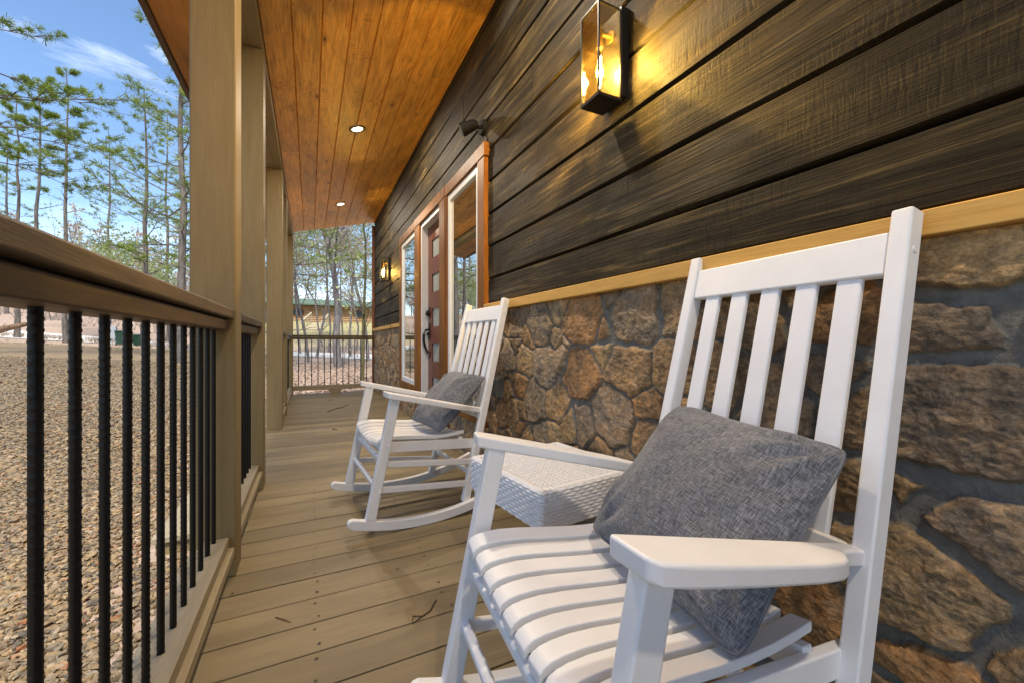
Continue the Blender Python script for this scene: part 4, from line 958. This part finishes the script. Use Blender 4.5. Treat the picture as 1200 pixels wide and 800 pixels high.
# far woods: one mass of thin trunks and twiggy crowns
def woods():
    random.seed(99); tr=MB(); cr=MB()
    for k in range(330):
        px=random.uniform(-330,450); D=random.uniform(48,92); x,y,z=at(px,D)
        if px>335 and D<74: continue
        if -14<x<20 and 56<y<76: continue
        H=random.uniform(7,13); r=random.uniform(.07,.16); tp=[Vector((x+random.gauss(0,.15)*j,y,z-.2+H*j/4)) for j in range(5)]
        tr.tube(tp,[r*(1-.8*j/4) for j in range(5)],5)
        for _ in range(26):
            f=random.uniform(.25,1); a=random.uniform(0,6.28); L=(1.15-f)*random.uniform(1,3); p=tp[0].lerp(tp[4],f); e=p+Vector((math.cos(a)*L,math.sin(a)*L,L*random.uniform(.1,.7)))
            tr.tube([p,e],[.03,.012],3,caps=False)
            for _ in range(7):
                c=p.lerp(e,random.uniform(.4,1.1))+Vector((random.gauss(0,.3),random.gauss(0,.3),random.gauss(0,.25))); u=Vector((random.gauss(0,1),random.gauss(0,1),random.gauss(0,1))).normalized()*random.uniform(.1,.28); w=u.cross(Vector((random.gauss(0,1),random.gauss(0,1),random.gauss(0,1)))).normalized()*u.length*.5
                cr.add([c-u,c+w,c+u,c-w],[(0,1,2,3)],random.random())
    o=tr.build('far_woods',M['greybark'],normals=False); tag(o,'distant grey brown woods across the road','woods',kind='stuff')
    c=cr.build('foliage',M['budtwig'],o,normals=False); c['kind']='stuff'
woods()
# brush between the road and the woods
def brush():
    random.seed(5); mb=MB()
    for k in range(900):
        px=random.uniform(-60,330); D=random.uniform(27,29.5) if k%3==0 else random.uniform(36,50); x,y,z=at(px,D)
        for _ in range(7):
            a=random.uniform(0,6.28); h=random.uniform(.2,.9 if D>30 else .35); e=Vector((x+math.cos(a)*h*.5,y+math.sin(a)*h*.5,z+h)); b=Vector((x,y,z)); s=Vector((.012,.004,0))
            mb.add([b-s,b+s,e+s*.4,e-s*.4],[(0,1,2,3)],random.random())
    tag(mb.build('dry_brush',M['budtwig'],normals=False),'low dry brush along the far edge of the gravel','brush',kind='stuff')
brush()

# ------------------------------------------------------------------ things across the yard
def wheelie(px,base_y,label,D,s=1.0,rz=.2):
    x,y,z=at(px,D); t=thing('wheeled_bin',label,'bin',(x,y,z),rz,'green wheeled bins')
    mb=MB(); rings=[]
    for zz,w,d in ((.08,.22,.24),(.5,.26,.29),(.86,.29,.34)): rings.append([(-w*s,-d*s,zz*s),(w*s,-d*s,zz*s),(w*s,d*s,zz*s),(-w*s,d*s,zz*s)])
    mb.loft(rings); mb.build('body',M['binplastic'],t,bevel=.03)
    mb=MB(); mb.prism([(-.36*s,.87*s),(.40*s,.87*s),(.40*s,.93*s),(.0,.97*s),(-.38*s,.92*s)],'x',-.31*s,.31*s); mb.build('lid',M['binplastic'],t,bevel=.01)
    for sx in (-1,1):
        mb=MB(); mb.tube([(sx*.25*s,.22*s,.10*s),(sx*.31*s,.22*s,.10*s)],.10*s,14); mb.build('wheel',M['tyre'],t,smooth=40)
    mb=MB(); mb.tube([(-.25*s,.40*s,.90*s),(.25*s,.40*s,.90*s)],.015,8); mb.build('handle',M['binplastic'],t)
wheelie(142.5,405,'taller dark green wheeled bin beside the grey utility box',25.7,.98)
wheelie(162,404,'second dark green wheeled bin, to the right of the taller one',26.5,.78,-.3)
x,y,z=at(133,25.9); t=thing('utility_box','pale grey utility box beside the green bins across the gravel','utility box',(x,y,z))
mb=MB(); mb.box(-.16,.16,-.12,.12,.38,1.18); mb.build('cabinet',M['pedestal'],t,bevel=.01)
mb=MB(); mb.box(-.10,-.06,-.03,.03,-.05,.38); mb.box(.06,.10,-.03,.03,-.05,.38); mb.build('leg',M['pedestal'],t)
mb=MB(); mb.box(-.14,.14,-.13,-.1205,.42,1.10); mb.build('door',M['pedestal'],t,bevel=.003)
# uprooted stump at the left edge
random.seed(3); x,y,z=at(5,26); t=thing('uprooted_stump','uprooted brown tree stump with roots at the left edge beyond the gravel','stump',(x,y,z))
mb=MB(); mb.tube([(-1.6,.3,.25),(-.4,.1,.45),(1.0,-.2,.85),(2.0,-.4,1.15)],[.24,.22,.14,.06],10); mb.build('log',M['dirt'],t,smooth=50)
mb=MB()
for k in range(46):
    a=random.uniform(0,6.28); b=random.uniform(-.3,1.2); L=random.uniform(.5,1.1); p=Vector((-.7,.1,.35)); pts=[p]; d=Vector((math.cos(a)*math.cos(b),math.sin(a)*math.cos(b),math.sin(b)))
    for s in range(4): d=(d+Vector((random.gauss(0,.3),random.gauss(0,.3),random.gauss(0,.25)))).normalized(); p=p+d*L/4; pts.append(p)
    mb.tube(pts,[.07,.055,.04,.025,.012],5)
mb.build('root_mass',M['dirt'],t,normals=False)

# log house on the hill beyond the far railing
hx,hy,hz=at(372,62); t=thing('log_house','distant orange log house with green roof on the grassy hill beyond the far railing','house',(hx,hy,hz),R(3))
mb=MB()
for k in range(11):
    mb.tube([(-12,0,-.4+.27*k),(14,0,-.4+.27*k)],.15,8,t=random.random())
mb.box(-12,14,.1,8,-.8,2.5,t=.5); w_=mb.build('wall',M['logwall'],t)
mb=MB(); mb.prism([(-1.0,2.45),(4,3.6),(9,2.45),(9,2.6),(4,3.78),(-1.0,2.62)],'x',-12.6,14.6); mb.build('roof',M['greenroof'],t)
for wx in (1.8,7.5):
    pass
def octwin(cx,cz,rx,rz_):
    mb=MB(); n=16; mb.prism([(cx+rx*math.cos(2*math.pi*k/n),cz+rz_*math.sin(2*math.pi*k/n)) for k in range(n)],'y',-.20,-.05); w=mb.build('window',M['trim'],t)
    mb=MB(); mb.prism([(cx+(rx-.15)*math.cos(2*math.pi*k/n),cz+(rz_-.15)*math.sin(2*math.pi*k/n)) for k in range(n)],'y',-.23,-.20); mb.build('pane',M['darkpane'],w)
octwin(-2.6,1.35,.85,.75); octwin(6.0,1.35,.8,.7)
mb=MB(); mb.box(-12,14,-1.6,-.2,-.5,-.38); mb.build('terrace',M['pinelumber'],t)
sx,sy,sz=at(351,50); s=thing('yard_stair','pale wooden stair rails climbing the grassy hill to the log house','stair',(sx,sy,sz))
ex,ey,ez=at(365,60); d=Vector((ex-sx,ey-sy,ez-sz))
for name,off in (('hand_rail',.0),('hand_rail',2.4)):
    mb=MB(); mb.bar((off,0,1.0),(off+d.x,d.y,d.z+1.5),.16,.16,side=(1,0,0))
    for k in range(6): mb.bar((off+d.x*k/5,d.y*k/5,d.z*k/5-.3),(off+d.x*k/5,d.y*k/5,d.z*k/5+1.0+.1*k),.1,.1,side=(1,0,0))
    mb.build(name,M['pinelumber'],s)
mb=MB()
for k in range(24): mb.box(.15+d.x*k/24,2.3+d.x*k/24,d.y*k/24,d.y*k/24+.35,d.z*k/24-.1,d.z*k/24+.1)
mb.build('tread',M['pinelumber'],s)

# ------------------------------------------------------------------ light, sky, camera
SUN_EL,SUN_AZ=60,190      # azimuth from +Y towards +X : high behind the camera, over the roof
SKY=.112; SUN=3.0
w=bpy.data.worlds.new('World'); scn.world=w; w.use_nodes=True; nt=w.node_tree; bg=nt.nodes['Background']
sk=nt.nodes.new('ShaderNodeTexSky'); sk.sky_type='NISHITA'; sk.sun_disc=False; sk.sun_elevation=R(SUN_EL); sk.sun_rotation=R(SUN_AZ); sk.air_density=1.0; sk.dust_density=.35; sk.ozone_density=2.6
tc=nt.nodes.new('ShaderNodeTexCoord'); mp=nt.nodes.new('ShaderNodeMapping'); mp.inputs['Scale'].default_value=(2.2,2.2,7); nt.links.new(tc.outputs['Generated'],mp.inputs[0])
nz=nt.nodes.new('ShaderNodeTexNoise'); nz.inputs['Scale'].default_value=1.7; nz.inputs['Detail'].default_value=7; nz.inputs['Roughness'].default_value=.6; nz.inputs['Distortion'].default_value=.5; nt.links.new(mp.outputs[0],nz.inputs['Vector'])
cr=nt.nodes.new('ShaderNodeValToRGB'); cr.color_ramp.elements[0].position=.55; cr.color_ramp.elements[0].color=(0,0,0,1); cr.color_ramp.elements[1].position=.78; cr.color_ramp.elements[1].color=(.4,.4,.4,1); nt.links.new(nz.outputs['Fac'],cr.inputs[0])
mx=nt.nodes.new('ShaderNodeMix'); mx.data_type='RGBA'; nt.links.new(cr.outputs[0],mx.inputs[0]); hs=nt.nodes.new('ShaderNodeHueSaturation'); hs.inputs['Saturation'].default_value=1.05; nt.links.new(sk.outputs[0],hs.inputs['Color']); nt.links.new(hs.outputs[0],mx.inputs[6]); mx.inputs[7].default_value=(8.5,8.8,9.2,1)
nt.links.new(mx.outputs[2],bg.inputs['Color']); bg.inputs['Strength'].default_value=SKY
sl=bpy.data.lights.new('sun','SUN'); sl.energy=SUN; sl.angle=R(10); sl.color=(1,.95,.87); so=bpy.data.objects.new('sun',sl); COL.objects.link(so)
a=R(SUN_AZ); e=R(SUN_EL); dv=Vector((math.sin(a)*math.cos(e),math.cos(a)*math.cos(e),math.sin(e))); so.rotation_euler=dv.to_track_quat('Z','Y').to_euler(); so.location=dv*30
cam=bpy.data.cameras.new('camera'); cam.sensor_width=36; cam.lens=14.34; cam.shift_y=.0007; cam.clip_start=.02; cam.clip_end=2000
co=bpy.data.objects.new('camera',cam); COL.objects.link(co); co.location=(0,0,.9); co.rotation_euler=(R(90),0,-math.atan2(236.9,478)); scn.camera=co
vs=scn.view_settings; vs.view_transform='Standard'; vs.look='None'; vs.exposure=1.22; vs.gamma=1; vs.use_curve_mapping=False
scn.cycles.max_bounces=10; scn.cycles.diffuse_bounces=5; scn.cycles.transparent_max_bounces=12
scn.cycles.use_denoising=True
scn.cycles.sample_clamp_indirect=6
